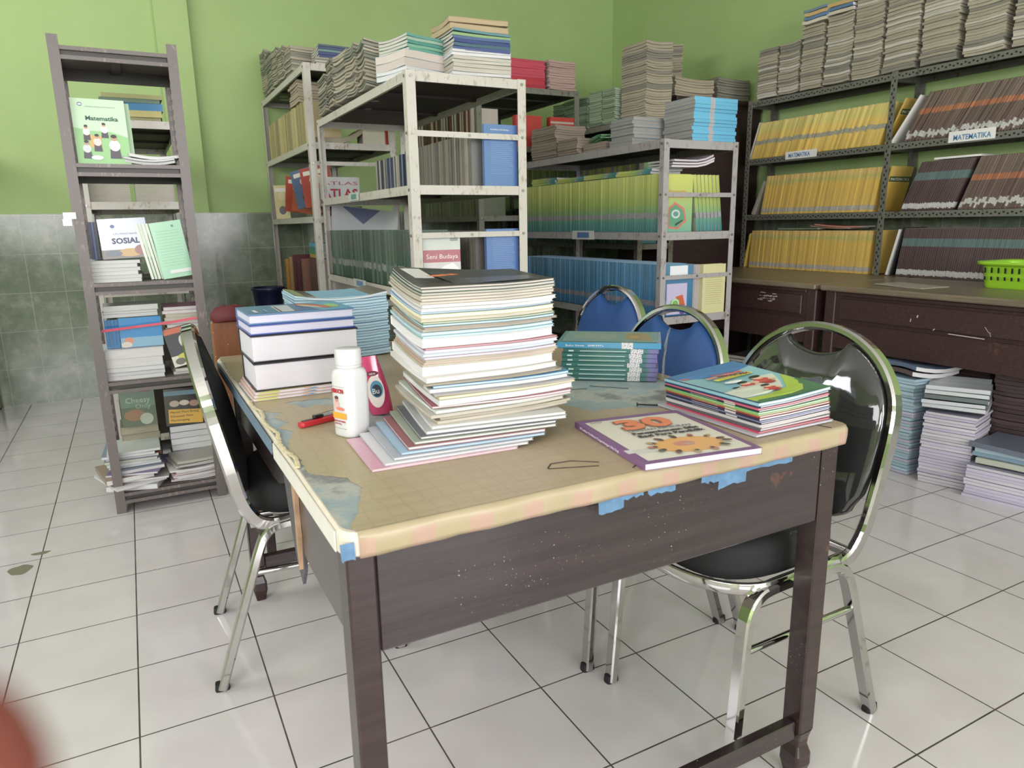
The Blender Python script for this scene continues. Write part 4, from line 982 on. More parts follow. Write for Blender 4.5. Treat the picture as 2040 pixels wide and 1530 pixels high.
z2 = nearpile('navy-spined textbook in the middle of the tall pile on the white rack', 'navy_textbook', 1.775, 1.225, z1+.001, PI/2, [(.013, (58, 76, 136), PG_C), (.012, (60, 100, 120), PG_C), (.013, (48, 66, 128), PG_C), (.012, (66, 96, 140), PG_C)], .20, .255, 82, (.006, .002))
z3 = nearpile('green-and-cream textbook above the navy ones in the tall pile on the white rack', 'green_textbook', 1.775, 1.23, z2+.001, PI/2, [(.010, (136, 170, 110), PG_C), (.010, (90, 140, 150), PG_C)], .21, .26, 83, (.010, .002))
nearpile('thick tan newsprint book topmost of the tall pile on the white rack', 'thick_tan_book', 1.770, 1.235, z3+.001, -PI/2, [(.022, (176, 158, 122), pages('tan_page_edges', (190, 170, 132), .72)), (.020, (182, 160, 120), pages('tan_page_edges', (190, 170, 132), .72))], .20, .265, 84, (.016, .003))
z1 = nearpile('white-edged thick book at the bottom of the sliding pile on the white rack', 'thick_white_book', 1.555, 1.300, 1.7215, -PI/2+.30, [(.020, (150, 190, 206), PG_W), (.014, (176, 196, 190), PG_W), (.030, (196, 206, 206), pages('pinkish_page_edges', (206, 194, 184), .86)), (.030, (150, 190, 206), pages('pinkish_page_edges', (206, 194, 184), .86))], .20, .27, 85, (.006, .002))
nearpile('green-spined textbook on top of the sliding pile on the white rack', 'green_spined_textbook', 1.56, 1.305, z1+.002, PI/2+.34, [(.011, (92, 160, 140), PG_C), (.011, (120, 176, 150), PG_C), (.011, (74, 150, 136), PG_C), (.011, (150, 180, 160), PG_C), (.010, (96, 160, 150), PG_C)], .19, .25, 86, (.008, .003))
WORN = [(C(150, 154, 132), PG_D), (C(170, 166, 146), PG_G), (C(120, 140, 124), PG_D), (C(178, 172, 156), PG_G)]
for k, (y, h) in enumerate(((1.58, .135), (1.77, .15), (1.95, .15), (2.13, .14), (2.32, .12))):
    nm = ('nearest', 'second', 'middle', 'fourth', 'farthest')[k]
    pile('worn slumping booklet in the %s collapsed pile along the left edge of the white rack' % nm, 'collapsed booklets, %s pile' % nm, 1.53, y, 1.7215, h, WORN, .25, .17, 90+k, .007, .013, rz=.12*(k % 3-1), bend=(.024, .007), name='worn_booklet', jr=.04, jit=.006, gap=.0042)
# ================================================================ RACKS R5, R2
row_y('yellowed_book', 'yellowed thin book on the second shelf of the rack at the back wall', 'book', 'yellowed books on the back rack', 1.395, 3.86, 2.68, 1.615, .20, .235, (.012, .016, .020), [(C(186, 170, 112), PG_C), (C(168, 158, 104), PG_C), (C(196, 178, 128), PG_C), (C(150, 140, 96), PG_C)], 0, seed=27, jit=.008)
pile('orange-brown edged textbook lying above the yellowed books on the back rack', 'orange-brown books on the back rack', 1.50, 2.98, 1.86, .11, [(C(186, 140, 104), PG_G)], .2, .25, 75)
for k, (y, h) in enumerate(((3.80, .20), (3.60, .17), (3.40, .15), (3.20, .13))):
    pile('grey-green curled booklet in the %s pile from the wall on the back rack' % ('first', 'second', 'third', 'fourth')[k], 'curled booklets on the back rack, pile %s from the wall' % ('first', 'second', 'third', 'fourth')[k], 1.50, y, 2.0315, h, WORN, .24, .18, 100+k, .008, .013, bend=(.026, .008), name='curled_booklet', jr=.03, gap=.0035)
z1 = nearpile('pale textbook at the bottom of the blue pile on the back rack', 'textbook', 1.62, 2.80, 2.0315, -PI/2, [(.015, (196, 190, 176), PG_C), (.014, (120, 140, 130), PG_C), (.013, (100, 140, 130), PG_C), (.013, (110, 130, 140), PG_G)], .22, .28, 87)
nearpile('navy textbook in the blue pile on the back rack', 'navy_textbook', 1.63, 2.79, z1, PI/2, [(.014, (44, 60, 120), PG_C), (.013, (52, 66, 124), PG_C), (.012, (100, 140, 140), PG_C), (.013, (56, 72, 110), PG_C), (.010, (70, 90, 110), PG_C)], .20, .26, 88)
pile('grey-green textbook in the pile behind the blue one on the back rack', 'pile behind the navy books', 1.50, 3.02, 2.0315, .13, WORN, .22, .18, 104, name='curled_booklet')
# second shelf, near end
o = obj('curled_magazine', book_mesh(.28, .20, .03, [C(122, 100, 66), PG_G], 8, lambda x, y: .10*max(0, x/.28-.45)**2*2), None, None, T(1.42, 2.60, 1.616)); tag(o, 'brown magazine curling upward at the near end of the back rack', 'magazine')
t = book_parts('thick_box_file', 'cream box file with a red edge on the back rack, second shelf', 'box file', .155, .085, .12, C(206, 200, 180), C(200, 196, 180), FR(1.70, 2.72, 1.616))
art(t, [(rc(.135, .0, .155, .085), (186, 44, 48))], .1201)
# third shelf children's books
KB = [((214, 196, 120), 'cream picture book with printed figures standing at the far end of the back rack', -.02), ((190, 60, 50), 'red picture book leaning on the back rack', .12), ((206, 90, 60), 'orange picture book leaning on the back rack', .2), ((90, 110, 160), 'blue picture book leaning on the back rack', -.2), ((196, 70, 64), 'red picture book nearest the post on the back rack', -.12)]
for k, (c, lab, ln) in enumerate(KB):
    w_ = .10 if k == 0 else .22
    o = book_parts('picture_book', lab, 'book', w_+.0, .235, .012, C(*c, coat=.6), PG_W, Matrix.Translation((1.385+.03*(k > 0), 3.80-.22*k, 1.206+.052*(k > 0))) @ Matrix.Rotation(-PI/2*(.55 if k else .2), 4, 'Z') @ Matrix.Rotation(ln, 4, 'Y') @ basis((1, 0, 0), (0, 0, 1), (0, -1, 0), (0, 0, 0)))
    art(o, [(ell(w_*.5, .06, w_*.25, .03), (60, 56, 60)), (ell(w_*.5, .16, w_*.22, .03), (226, 200, 150)), (rc(w_*.1, .19, w_*.9, .215), (230, 226, 214))], .0121)
t = book_parts('atlas', 'white ATLAS with big red letters on the back rack', 'book', .235, .165, .014, C(204, 208, 206, coat=.7), PG_W, FR(1.44, 2.66, 1.206+.06))
art(t, [(rc(.0, .012, .235, .035), (96, 90, 80)), (rc(.02, .008, .07, .03), (206, 170, 80))], .0141)
lettering('ATLAS', .07, C(196, 40, 60), t, .01, .048, .0146, width=.215, bold=.002)
lettering('ATLAS', .028, C(196, 60, 80), t, .01, .12, .0146, width=.215)
stack('textbook', 'dark textbook lying under the ATLAS on the back rack', 'book', 'books under the atlas', 1.57, 2.75, 1.206, PI/2, (.018, .02, .018), [(C(72, 50, 48), PG_G), (C(150, 70, 60), PG_G)], .2, .25, .01, .1, 1, None, 76)
r = random.Random(8)
for k, c in enumerate(((206, 140, 50), (196, 150, 90), (110, 50, 56), (96, 44, 56), (150, 100, 80))):
    single('upright_book', 'bright-coloured book standing low on the rack at the back wall', .2, .22+.02*(k % 3), .03, (C(*c), PG_C), UP(1.40, 3.72-.14*k, .702, .03), 'bright books low on the back rack')
for k, c in enumerate(((206, 150, 60), (60, 140, 100), (56, 130, 110), (70, 160, 200))):
    single('small_booklet', 'small coloured booklet stacked low on the back rack near its front post', .2, .26, .022, (C(*c), PG_W), T(1.41, 2.66, .96+.0+.0225*k), 'small coloured booklets low on the back rack')
single('thick_album', 'thick maroon album lying low on the back rack under the coloured booklets', .3, .3, .255, (C(110, 60, 58), PG_C), T(1.41, 2.65, .702))
# big white sheet with blue drawing propped in the back rack
m = MB(); m.slab(0, .40, 0, .17, 0, .002, 6, 6, lambda x, y: .03*(x/.4-.5)**2); t = tag(obj('poster_sheet', m, C(196, 200, 204, coat=.7), None, Matrix.Translation((1.45, 2.517, 1.105)) @ Matrix.Rotation(.12, 4, 'Y') @ basis((1, 0, 0), (0, .10, .995), (0, -.995, .10), (0, 0, 0))), 'glossy white sheet with a blue triangle propped behind the white rack', 'poster')
art(t, [([(.06, .165), (.29, .165), (.19, .075)], (96, 106, 150))], .004, 'printed_triangle', None, lambda x, y: .03*(x/.4-.5)**2)
# R2: pink/red and grey-pink piles, binders
REDS = [(C(206, 62, 88), pages('red_page_edges', (196, 70, 84), .8)), (C(190, 40, 60), pages('red_page_edges', (196, 70, 84), .8)), (C(222, 90, 110), PG_C)]
stack('red_textbook', 'pink-red textbook in the pile on the rack behind the white and grey ones', 'book', 'pink-red textbooks', 2.905, 2.88, 2.0315, PI/2, sizes(.165, .012, .016, 16), lambda i, r: REDS[0 if i > 4 else 1], .25, .27, .005, .02, 1, None, 16)
PKP = [(C(176, 140, 130), pages('dusty_pink_page_edges', (190, 158, 148), .72))]
pile('dusty pink textbook in the pile right of the pink-red ones', 'dusty pink textbooks', 3.165, 2.87, 2.0315, .165, PKP, .21, .27, 17, .011, .015, bend=(.006, .002))
for k in range(2):
    t = book_parts('red_binder', ('red-edged white binder near the right post of the back rack behind the grey rack', 'red-topped binder left of the red-edged white one')[k], 'binder', .20, .20, .05, C(200, 52, 46), PG_C, FR(3.065-.27*k, 2.78, 1.6555))
    if k == 0: art(t, [(rc(.0, .0, .17, .145), (206, 198, 180)), (rc(.0, .158, .20, .172), (190, 180, 160))], .0501)
row_y('striped_book', 'dark red and white spined book glimpsed behind the near white rack', 'book', 'dark red books behind the white rack', 2.53, 3.88, 2.86, 1.655, .2, .25, (.016, .02), [(C(120, 50, 44), PG_C), (C(200, 190, 176), PG_C), (C(66, 40, 38), PG_C)], 0, seed=28)
row_y('dull_green_book', 'dull green book in the row glimpsed behind the near white rack', 'book', 'dull green books behind the white rack', 2.53, 3.88, 2.78, 1.20, .2, .20, (.016, .02), [(C(110, 116, 84), PG_C), (C(96, 106, 80), PG_C), (C(130, 130, 96), PG_C)], 0, seed=29)
for k in range(5):
    single('red_box', 'small red box in the column glimpsed below the yellow-green books', .15, .09, .042, (C(190, 44, 48), C(190, 44, 48)), T(3.385, 2.60, .602+.043*k), 'small red boxes behind the grey rack')
m = MB(); m.box(0, .22, 0, .16, 0, .25); m.box(.005, .215, .005, .155, .25, .252); o = tag(obj('cardboard_box', m, plain('cardboard', (168, 140, 116), .8, var=.1), None, T(3.385, 2.18, .602)), 'plain cardboard box glimpsed through the pale grey rack', 'box')
row_y('grey_document', 'dark grey document bundle low on the rack along the right wall', 'document bundle', 'document bundles low on the right wall rack', 3.38, 3.85, 2.75, .6, .22, .26, (.03, .04), [(C(110, 96, 96), PG_D), (C(84, 70, 72), PG_D)], 0, seed=30)

# ================================================================ FLOOR PILES UNDER THE DESKS
LB = [(C(150, 186, 206), PG_B), (C(140, 176, 200), pages('lilac_page_edges', (196, 190, 212), .76)), (C(120, 160, 186), PG_B)]
LIL = [(C(176, 172, 190), pages('lilac_page_edges', (196, 190, 212), .76)), (C(150, 150, 170), pages('pale_lilac_page_edges', (206, 202, 210), .76))]
o_, z1 = pile('light blue edged textbook in the floor pile nearest the black chair', 'light blue floor pile', 3.53, .275, 0, .40, LB, .25, .18, 110, .011, .015, bend=(.003, .002), name='floor_textbook')
stack('curled_textbook', 'brown-covered curled textbook on top of the light blue floor pile', 'book', 'curled textbooks on the light blue floor pile', 3.55, .26, z1+.002, -.25, (.02, .018), [(C(96, 80, 78), PG_W), (C(100, 120, 150), PG_W)], .26, .20, .01, .04, 5, wavy(.02, .006, 111), 111, gap=.006)
o_, z1 = pile('lilac-white edged textbook in the tall middle floor pile', 'tall middle floor pile', 3.52, .055, 0, .30, LIL, .22, .20, 112, .011, .015, bend=(.002, .001), name='floor_textbook', rz=.25, jr=.025)
stack('curled_textbook', 'curled white-edged textbook splayed on top of the tall middle floor pile', 'book', 'splayed textbooks on the middle floor pile', 3.515, .06, z1+.001, .45, (.016, .015, .018, .016, .017), [(C(190, 196, 196), PG_W), (C(180, 184, 190), PG_W), (C(92, 104, 104), PG_W)], .25, .23, .012, .06, 6, lambda u, v, k: .024*(2*u-1)**2, 113, gap=.005)
o_, z1 = pile('lilac-edged textbook in the wide low floor pile at the right', 'wide low floor pile', 3.54, -.25, 0, .13, LIL, .24, .40, 114, .012, .015, bend=(.001, .001), name='floor_textbook', rz=.22, jr=.012)
stack('floor_textbook', 'blue-grey covered textbook lying on the wide low floor pile', 'book', 'blue-grey textbooks on the low floor pile', 3.56, -.17, z1+.001, .15, (.022, .018, .018, .020), [(C(170, 176, 160), PG_C), (C(120, 150, 170), PG_B), (C(150, 176, 190), PG_B), (C(104, 112, 130), PG_W)], .25, .22, .012, .1, 5, wavy(.006, .003, 115), 115)
BRP = [(C(84, 62, 60), pages('brown_page_edges', (110, 88, 82), .66)), (C(72, 54, 54), pages('brown_page_edges', (110, 88, 82), .66))]
for k, (x, y, h) in enumerate(((3.83, .17, .42), (3.80, -.08, .43), (3.80, -.36, .43), (3.86, -.66, .40))):
    nm = ('first', 'second', 'third', 'fourth')[k]
    pile('dark brown textbook in the %s brown pile from the left under the long desk' % nm, 'brown textbooks under the desk, %s pile' % nm, x, y, 0, h, BRP, .24, .20, 120+k, .014, .018, bend=(.014, .003), name='brown_floor_textbook', back=0, rz=.15)
for k, (x, y, h) in enumerate(((3.72, 1.45, .26), (3.75, 1.10, .24))):
    pile('grey-white textbook in the %s dim floor pile under the scuffed desk' % ('left', 'right')[k], 'dim floor pile %s under the scuffed desk' % ('left', 'right')[k], x, y, 0, h, [(C(120, 116, 112), PG_C), (C(90, 90, 92), PG_G), (C(150, 150, 146), PG_W)], .25, .22, 126+k, .014, .02, name='floor_textbook', jr=.12, jit=.01)
# desk-top things: papers and basket
m = MB(); m.slab(0, .18, 0, .26, 0, .003, 4, 4, lambda x, y: .004*(y/.26)**2); tag(obj('paper_sheet', m, C(170, 164, 150), None, T(3.62, .345, DZ, -.12)), 'thin grey-white leaflets lying on the long desk top', 'paper')
GB = NT('lime_green_plastic'); GB.fin(lin((150, 214, 30)), .3, 0, .4)
bk = thing('plastic_basket', 'bright lime green perforated plastic basket on the long desk', 'basket', Matrix.Translation((4.02, .07, DZ)) @ Matrix.Diagonal((1.2, 1.2, 1.35, 1)))
def brect(w_, h_, r, z, n=5): return [(x, y, z) for x, y in rrect(w_, h_, r, n)]
m = MB()
rg = [brect(.20, .27, .03, .0), brect(.208, .278, .034, .006), brect(.225, .295, .036, .078)]
m.loft(rg, 0, True, False); m.loft([[(x*.985, y*.985, z+.002) for x, y, z in r_] for r_ in rg][::-1], 0, True, False); m.add(brect(.20, .27, .03, .002), [tuple(range(24))]); m.add(brect(.20, .27, .03, .0), [tuple(range(23, -1, -1))])
obj('tub', m, GB.m, bk)
m = MB(); m.loft([brect(.222, .292, .036, .070), brect(.228, .298, .036, .076), brect(.262, .332, .05, .080), brect(.264, .334, .05, .088), brect(.256, .326, .046, .090), brect(.222, .292, .034, .084), brect(.220, .290, .034, .072)], 0, True, False); obj('rim', m, GB.m, bk)
m = MB(); r = random.Random(3)
for i in range(11):
    for z0, hh in ((.052, .018), (.028, .012)):
        y = -.12+.024*i; xx = -.1105-(z0-.006)*.13*.9
        m.add([(xx-.0022, y-.0035, z0), (xx-.0022, y+.0035, z0), (xx-.0044, y+.0035, z0+hh), (xx-.0044, y-.0035, z0+hh)], [(3, 2, 1, 0)])
obj('side_slots', m, HOLE, bk)

# ================================================================ LEFT BOOKCASE CONTENTS
BCY = 1.545
t = book_parts('mathematics_textbook', 'pale green Matematika textbook with schoolchildren on its cover in the narrow bookcase', 'book', .178, .235, .012, C(190, 222, 186, coat=.5), PG_W, Matrix.Translation((.281, BCY+.014, 1.3935)) @ Matrix.Rotation(.08, 4, 'Z') @ basis((1, 0, 0), (0, .06, .998), (0, -.998, .06), (0, 0, 0)))
def kid(x, y, s, top=(236, 234, 226), leg=(70, 66, 78), skin=(196, 150, 118)):
    return [([(x-.012*s, y), (x+.012*s, y), (x+.010*s, y+.022*s), (x-.010*s, y+.022*s)], leg), (ell(x, y+.030*s, .012*s, .013*s, 12), top), (ell(x, y+.047*s, .0065*s, .007*s, 12), skin), (ell(x, y+.051*s, .0065*s, .0045*s, 12), (44, 36, 34))]
art(t, [([(0, 0), (.178, 0), (.178, .10), (.12, .118), (.05, .12), (0, .13)], (142, 200, 128)), (ell(.030, .214, .008, .007), (58, 92, 150)), (ell(.030, .214, .006, .004), (220, 226, 230)), ([(.045, .060), (.085, .055), (.088, .100), (.05, .105)], (214, 170, 92))]+kid(.04, .085, 1.0)+kid(.10, .095, 1.0)+kid(.128, .020, 1.6)+kid(.072, .045, 1.15, (226, 206, 196))+kid(.035, .018, 1.2, (206, 214, 214))+[(ell(.065, .022, .02, .008), (226, 230, 234))], .0121)
lettering('Matematika', .022, C(24, 92, 70), t, .042, .158, .0126, width=.108, bold=.0006)
lettering('KEMENTERIAN PENDIDIKAN DAN KEBUDAYAAN', .005, C(120, 160, 140), t, .045, .205, .0126, width=.10)
single('green_textbook', 'pale green textbook standing just behind the Matematika textbook', .178, .228, .008, (C(166, 206, 160), PG_W), Matrix.Translation((.297, BCY+.034, 1.3935)) @ Matrix.Rotation(.08, 4, 'Z') @ basis((1, 0, 0), (0, .04, .999), (0, -.999, .04), (0, 0, 0)))
stack('open_booklet', 'white booklet lying curled beside the Matematika textbook', 'book', 'curled white booklets beside the Matematika textbook', .540, 1.665, 1.396, -.10, (.010, .008, .012), [(C(196, 200, 190), PG_W), (C(120, 126, 160), PG_W)], .18, .24, .01, .1, 5, wavy(.012, .004, 130), 130)
# third shelf (z .945)
stack('white_edged_book', 'white-edged book in the low pile under the SOSIAL textbook', 'book', 'white-edged books under the SOSIAL textbook', .35, 1.70, .9455, -.03, (.014, .013, .015, .014, .014, .013), [(C(206, 214, 206), PG_W), (C(190, 206, 196), PG_W)], .19, .25, .006, .04, 1, None, 131)
t = book_parts('social_studies_textbook', 'grey-blue SOSIAL textbook in plastic standing on the white-edged books', 'book', .17, .155, .014, C(136, 152, 176, coat=1, rough=.2), PG_W, Matrix.Translation((.317, 1.605, 1.033)) @ Matrix.Rotation(-.04, 4, 'Y') @ basis((1, 0, 0), (0, .05, .999), (0, -.999, .05), (0, 0, 0)))
art(t, [(rc(.0, .0, .17, .035), (120, 112, 104)), (ell(.10, .022, .045, .016), (190, 150, 80)), (ell(.14, .03, .025, .02), (150, 96, 90)), (ell(.04, .02, .03, .012), (92, 104, 120)), (ell(.05, .125, .008, .007), (60, 90, 140))], .0141)
lettering('ILMU PENGETAHUAN', .010, C(44, 62, 92), t, .048, .092, .0146, width=.09); lettering('SOSIAL', .030, C(34, 50, 84), t, .040, .058, .0146, width=.100, bold=.0012)
for k in range(3):
    single('blue_spined_book', 'dark blue spined book wedged left of the SOSIAL textbook', .17, .145, .009, ((C(44, 54, 92), C(60, 80, 120), C(36, 40, 60))[k], PG_W), Matrix.Translation((.279+.010*k, 1.61, 1.034)) @ basis((0, 1, 0), (0, 0, 1), (1, 0, 0), (0, 0, 0)), 'dark blue spined books left of SOSIAL')
for k in range(5):
    single('leaning_booklet', 'white-edged booklet leaning left of the mint green booklet', .18, .225, .010, ((C(214, 220, 206), PG_W), (C(196, 214, 190), PG_C))[k % 2], Matrix.Translation((.478+.0125*k, 1.59, .9475)) @ Matrix.Rotation(-.17, 4, 'Y') @ basis((0, 1, 0), (0, 0, 1), (1, 0, 0), (0, 0, 0)), 'white-edged booklets leaning on the mint green booklet')
t = book_parts('mint_booklet', 'mint green booklet with ruled lines leaning in the narrow bookcase', 'book', .115, .225, .012, C(148, 204, 168, coat=.6), PG_W, Matrix.Translation((.522, 1.578, .9465)) @ Matrix.Rotation(-.13, 4, 'Y') @ basis((1, 0, 0), (0, .05, .999), (0, -.999, .05), (0, 0, 0)))
art(t, [(rc(.012, .05+.0115*k, .10, .0508+.0115*k), (104, 160, 130)) for k in range(13)]+[(rc(.03, .018, .11, .032), (206, 214, 210)), (ell(.08, .205, .005, .005), (84, 130, 110))], .0121)
# fourth shelf (z .552)
stack('thick_white_book', 'thick white-edged book lying on the fourth shelf of the narrow bookcase', 'book', 'thick white-edged books in the narrow bookcase', .372, 1.66, .5525, -.02, (.016, .016, .018, .036, .036), [(C(206, 206, 210), PG_W), (C(120, 132, 176), PG_W), (C(120, 132, 176), PG_W), (C(214, 214, 214), PG_W), (C(214, 214, 214), PG_W)], .225, .22, .005, .03, 1, None, 132)
for k in range(4):
    single('wrapped_blue_book', 'plastic-wrapped blue book standing at the left of the blue front cover', .16, .115, .012, (C(44, 120, 186, coat=1, rough=.15), PG_W), Matrix.Translation((.285+.0125*k, 1.60, .678)) @ basis((0, 1, 0), (0, 0, 1), (1, 0, 0), (0, 0, 0)), 'wrapped blue books in the narrow bookcase')
t = book_parts('wrapped_blue_book', 'plastic-wrapped bright blue book facing forward in the narrow bookcase', 'book', .155, .12, .014, C(50, 136, 206, coat=1, rough=.12), PG_W, FR(.337, 1.60, .678))
art(t, [(rc(.0, .0, .155, .04), (126, 176, 206)), (ell(.03, .028, .018, .014), (214, 140, 110)), (ell(.02, .012, .02, .012), (206, 200, 190))], .0141)
stack('flat_book', 'dark-spined book lying on top of the wrapped blue books', 'book', 'books lying above the wrapped blue books', .385, 1.69, .8005, 0, (.014, .010, .022), [(C(206, 214, 200), PG_W), (C(40, 50, 46), PG_W)], .20, .16, .004, .03, 1, None, 133)
m = MB(); m.tube([(.276, 1.545, .757), (.40, 1.560, .764), (.52, 1.555, .772), (.625, 1.53, .787)], [(-.0008, -.005), (.0008, -.005), (.0008, .005), (-.0008, .005)], smooth=False); tag(obj('plastic_ribbon', m, C(214, 70, 92), None, None), 'pink-red plastic ribbon stretched across the wrapped blue books', 'ribbon')
PKB = [((196, 190, 150), PG_C), ((216, 206, 160), PG_C), ((150, 60, 80), PG_W), ((190, 150, 190), PG_W), ((206, 196, 150), PG_C), ((220, 212, 160), PG_C), ((170, 60, 70), PG_W), ((204, 120, 170), PG_W)]
zz = .715
for k, (c, pg) in enumerate(PKB):
    single('coloured_booklet', ('cream', 'pale cream', 'crimson', 'lilac', 'cream', 'pale yellow', 'red', 'pink')[k]+' booklet, '+('lowest', 'second lowest', 'third lowest', 'fourth lowest', 'fourth highest', 'third highest', 'second highest', 'topmost')[k]+' of the coloured pile in the narrow bookcase', .16, .20, .014, (C(*c), pg), T(.500+.006*(k % 3), 1.60, zz, .02*(k % 3-1))); zz += .0145
single('grey_booklet_pile', 'thick grey bundle under the coloured pile in the narrow bookcase', .135, .2, .048, (C(150, 146, 140), PG_G), T(.515, 1.61, .666, 0))
t = book_parts('black_orange_magazine', 'black magazine with an orange band leaning on the fourth shelf', 'magazine', .115, .165, .012, C(34, 38, 50, coat=.6), PG_W, Matrix.Translation((.522, 1.560, .5795)) @ Matrix.Rotation(-.20, 4, 'Y') @ basis((1, 0, 0), (0, .30, .954), (0, -.954, .30), (0, 0, 0)))
art(t, [(rc(0, .138, .115, .162), (206, 100, 70)), (ell(.07, .10, .022, .030), (206, 200, 200)), (rc(.0, .0, .115, .045), (206, 200, 186)), (ell(.06, .04, .035, .012), (190, 186, 60)), (ell(.03, .02, .02, .014), (96, 96, 90))], .0121)
stack('flat_magazine', 'white-edged magazine under the black and orange one', 'magazine', 'magazines under the black and orange one', .572, 1.66, .5525, .05, (.012, .013), [(C(200, 190, 170), PG_W)], .12, .2, .004, .06, 1, None, 134)
# fifth shelf (z .085)
t = book_parts('green_recipe_book', 'dark green book with curly white lettering standing low in the narrow bookcase', 'book', .135, .165, .012, C(50, 106, 54, coat=.6), PG_W, FR(.297, 1.745, .3095))
art(t, [(rc(.0, .0, .135, .085), (74, 96, 58)), (ell(.05, .05, .04, .025), (150, 104, 60)), (ell(.095, .03, .026, .026), (170, 184, 160)), (rc(.08, .150, .12, .160), (150, 60, 50))], .0121)
lettering('Cheesy', .034, C(196, 224, 190), t, .020, .105, .0126, width=.095); lettering('Only', .030, C(176, 206, 170), t, .055, .078, .0126, width=.06)
t = book_parts('market_book', 'dark book with a yellow title box low in the narrow bookcase', 'book', .165, .165, .014, C(52, 46, 52, coat=1, rough=.15), PG_W, Matrix.Translation((.464, 1.745, .2895)) @ Matrix.Rotation(.03, 4, 'Y') @ basis((1, 0, 0), (0, .12, .993), (0, -.993, .12), (0, 0, 0)))
art(t, [([(.012, .012), (.15, .004), (.152, .066), (.014, .074)], (222, 168, 42)), (ell(.04, .098, .02, .014), (190, 170, 150)), (ell(.08, .10, .02, .012), (214, 196, 176)), (ell(.12, .095, .02, .014), (170, 130, 110)), (rc(.0, .135, .165, .155), (110, 150, 170))], .0141)
for k, s_ in enumerate(('Market Place Ruang', 'Khasanah Para', 'Mendongeng')): lettering(s_, .014, C(40, 34, 30), t, .02, .055-.018*k, .0150, width=(.115, .09, .075)[k])
zz = .0855
LOWB = [('thick white-edged book', .022, (150, 150, 160), PG_W, .34, 1.66, .2, .25, -.3), ('white booklet', .010, (206, 206, 206), PG_W, .30, 1.64, .2, .26, .35), ('grey magazine', .008, (170, 166, 160), PG_W, .36, 1.68, .2, .27, -.1), ('thick cream-edged book', .020, (150, 130, 110), PG_W, .28, 1.66, .18, .25, .2), ('violet-spined booklet', .008, (130, 110, 160), PG_W, .34, 1.67, .2, .25, -.25), ('grey-blue book', .014, (130, 140, 160), PG_W, .33, 1.68, .19, .24, .1)]
for (nm, tk, c, pg, x, y, W_, H_, a) in LOWB:
    o = obj('jumbled_book', book_mesh(W_, H_, tk, [C(*c), pg], 4, FLAT), None, None, Matrix.Translation((x, y, zz)) @ Matrix.Rotation(a, 4, 'Z') @ Matrix.Translation((-W_/2, -H_/2, 0)))
    tag(o, nm+' in the jumbled heap low on the left of the bookcase', 'book'); zz += tk+.0006
stack('jumbled_booklet', 'small coloured booklet in the pile on the jumbled heap of the narrow bookcase', 'book', 'small booklets on the jumbled heap', .32, 1.70, zz+.001, .0, (.012, .010, .011, .012, .012, .010), [(C(120, 140, 160), PG_W), (C(196, 206, 200), PG_W), (C(90, 150, 176), PG_C), (C(190, 90, 80), PG_W)], .20, .22, .008, .12, 1, None, 135)
stack('blue_folder', 'blue folder in the pile that carries the book with the yellow title box', 'folder', 'blue folders low in the narrow bookcase', .56, 1.83, .0855, 0, (.028,)*7, [(C(60, 84, 130), PG_W), (C(70, 96, 140), PG_W)], .17, .18, .003, .02, 1, None, 141)
stack('brown_book', 'dull book in the pile that carries the dark green lettered book', 'book', 'dull books low in the narrow bookcase', .36, 1.85, .0855, 0, (.036,)*6, [(C(90, 80, 70), PG_G), (C(110, 110, 100), PG_G)], .15, .16, .003, .02, 1, None, 142)
stack('white_leaflet', 'white and pink-edged leaflet in the pile low on the right of the narrow bookcase', 'paper', 'leaflets low in the narrow bookcase', .545, 1.63, .0855, .12, (.006, .007, .006, .007, .006, .008, .007), [(C(220, 214, 214), PG_W), (C(214, 170, 170), PG_W), (C(230, 228, 224), PG_W)], .185, .17, .008, .12, 4, wavy(.004, .003, 7), 137)
stack('grey_magazine', 'grey magazine lying crooked on the leaflets low in the narrow bookcase', 'magazine', 'crooked grey magazines', .56, 1.64, .141, .2, (.006, .007, .012), [(C(196, 192, 184), PG_W), (C(150, 148, 140), PG_W), (C(170, 168, 158), PG_C)], .19, .17, .008, .1, 5, wavy(.010, .004, 8), 138)

# ---- rack seen through the bookcase
stack('flat_book', 'blue or yellow book on the white rack behind the narrow bookcase', 'book', 'books on the rack behind the bookcase', .50, 2.50, 1.6605, PI/2, (.02, .03, .035, .018, .02), [(C(150, 150, 90), PG_C), (C(186, 176, 100), PG_C), (C(44, 120, 176), PG_W), (C(90, 120, 100), PG_C)], .2, .26, .01, .05, 1, None, 140)
for k in range(2):
    single('wrapped_dark_book', 'dark blue wrapped book on the second shelf behind the bookcase', .18, .1, .09, (C(44, 56, 96, coat=1, rough=.15), PG_C), T(.27+.20*k, 2.42, 1.281), 'dark wrapped books behind the bookcase')

# ================================================================ THINGS ON THE TABLE
def place(cx, cy, ang, W, z):
    """near-left corner at (cx,cy); fore-edge towards the viewer's side, length along +x"""
    return Matrix.Translation((cx, cy, z)) @ Matrix.Rotation(math.radians(ang), 4, 'Z') @ Matrix.Translation((0, W, 0)) @ Matrix.Rotation(-PI/2, 4, 'Z')
def ordinal(k, n):
    w_ = ('lowest', 'second lowest', 'third lowest', 'fourth lowest', 'fifth lowest', 'sixth lowest', 'seventh lowest', 'eighth lowest', 'ninth lowest', 'tenth lowest')
    v_ = ('topmost', 'second from the top', 'third from the top', 'fourth from the top', 'fifth from the top', 'sixth from the top', 'seventh from the top', 'eighth from the top', 'ninth from the top', 'tenth from the top')
    if k < n/2: return w_[k] if k < 10 else 'number %d from the bottom' % (k+1)
    j = n-1-k; return v_[j] if j < 10 else 'number %d from the top' % (j+1)
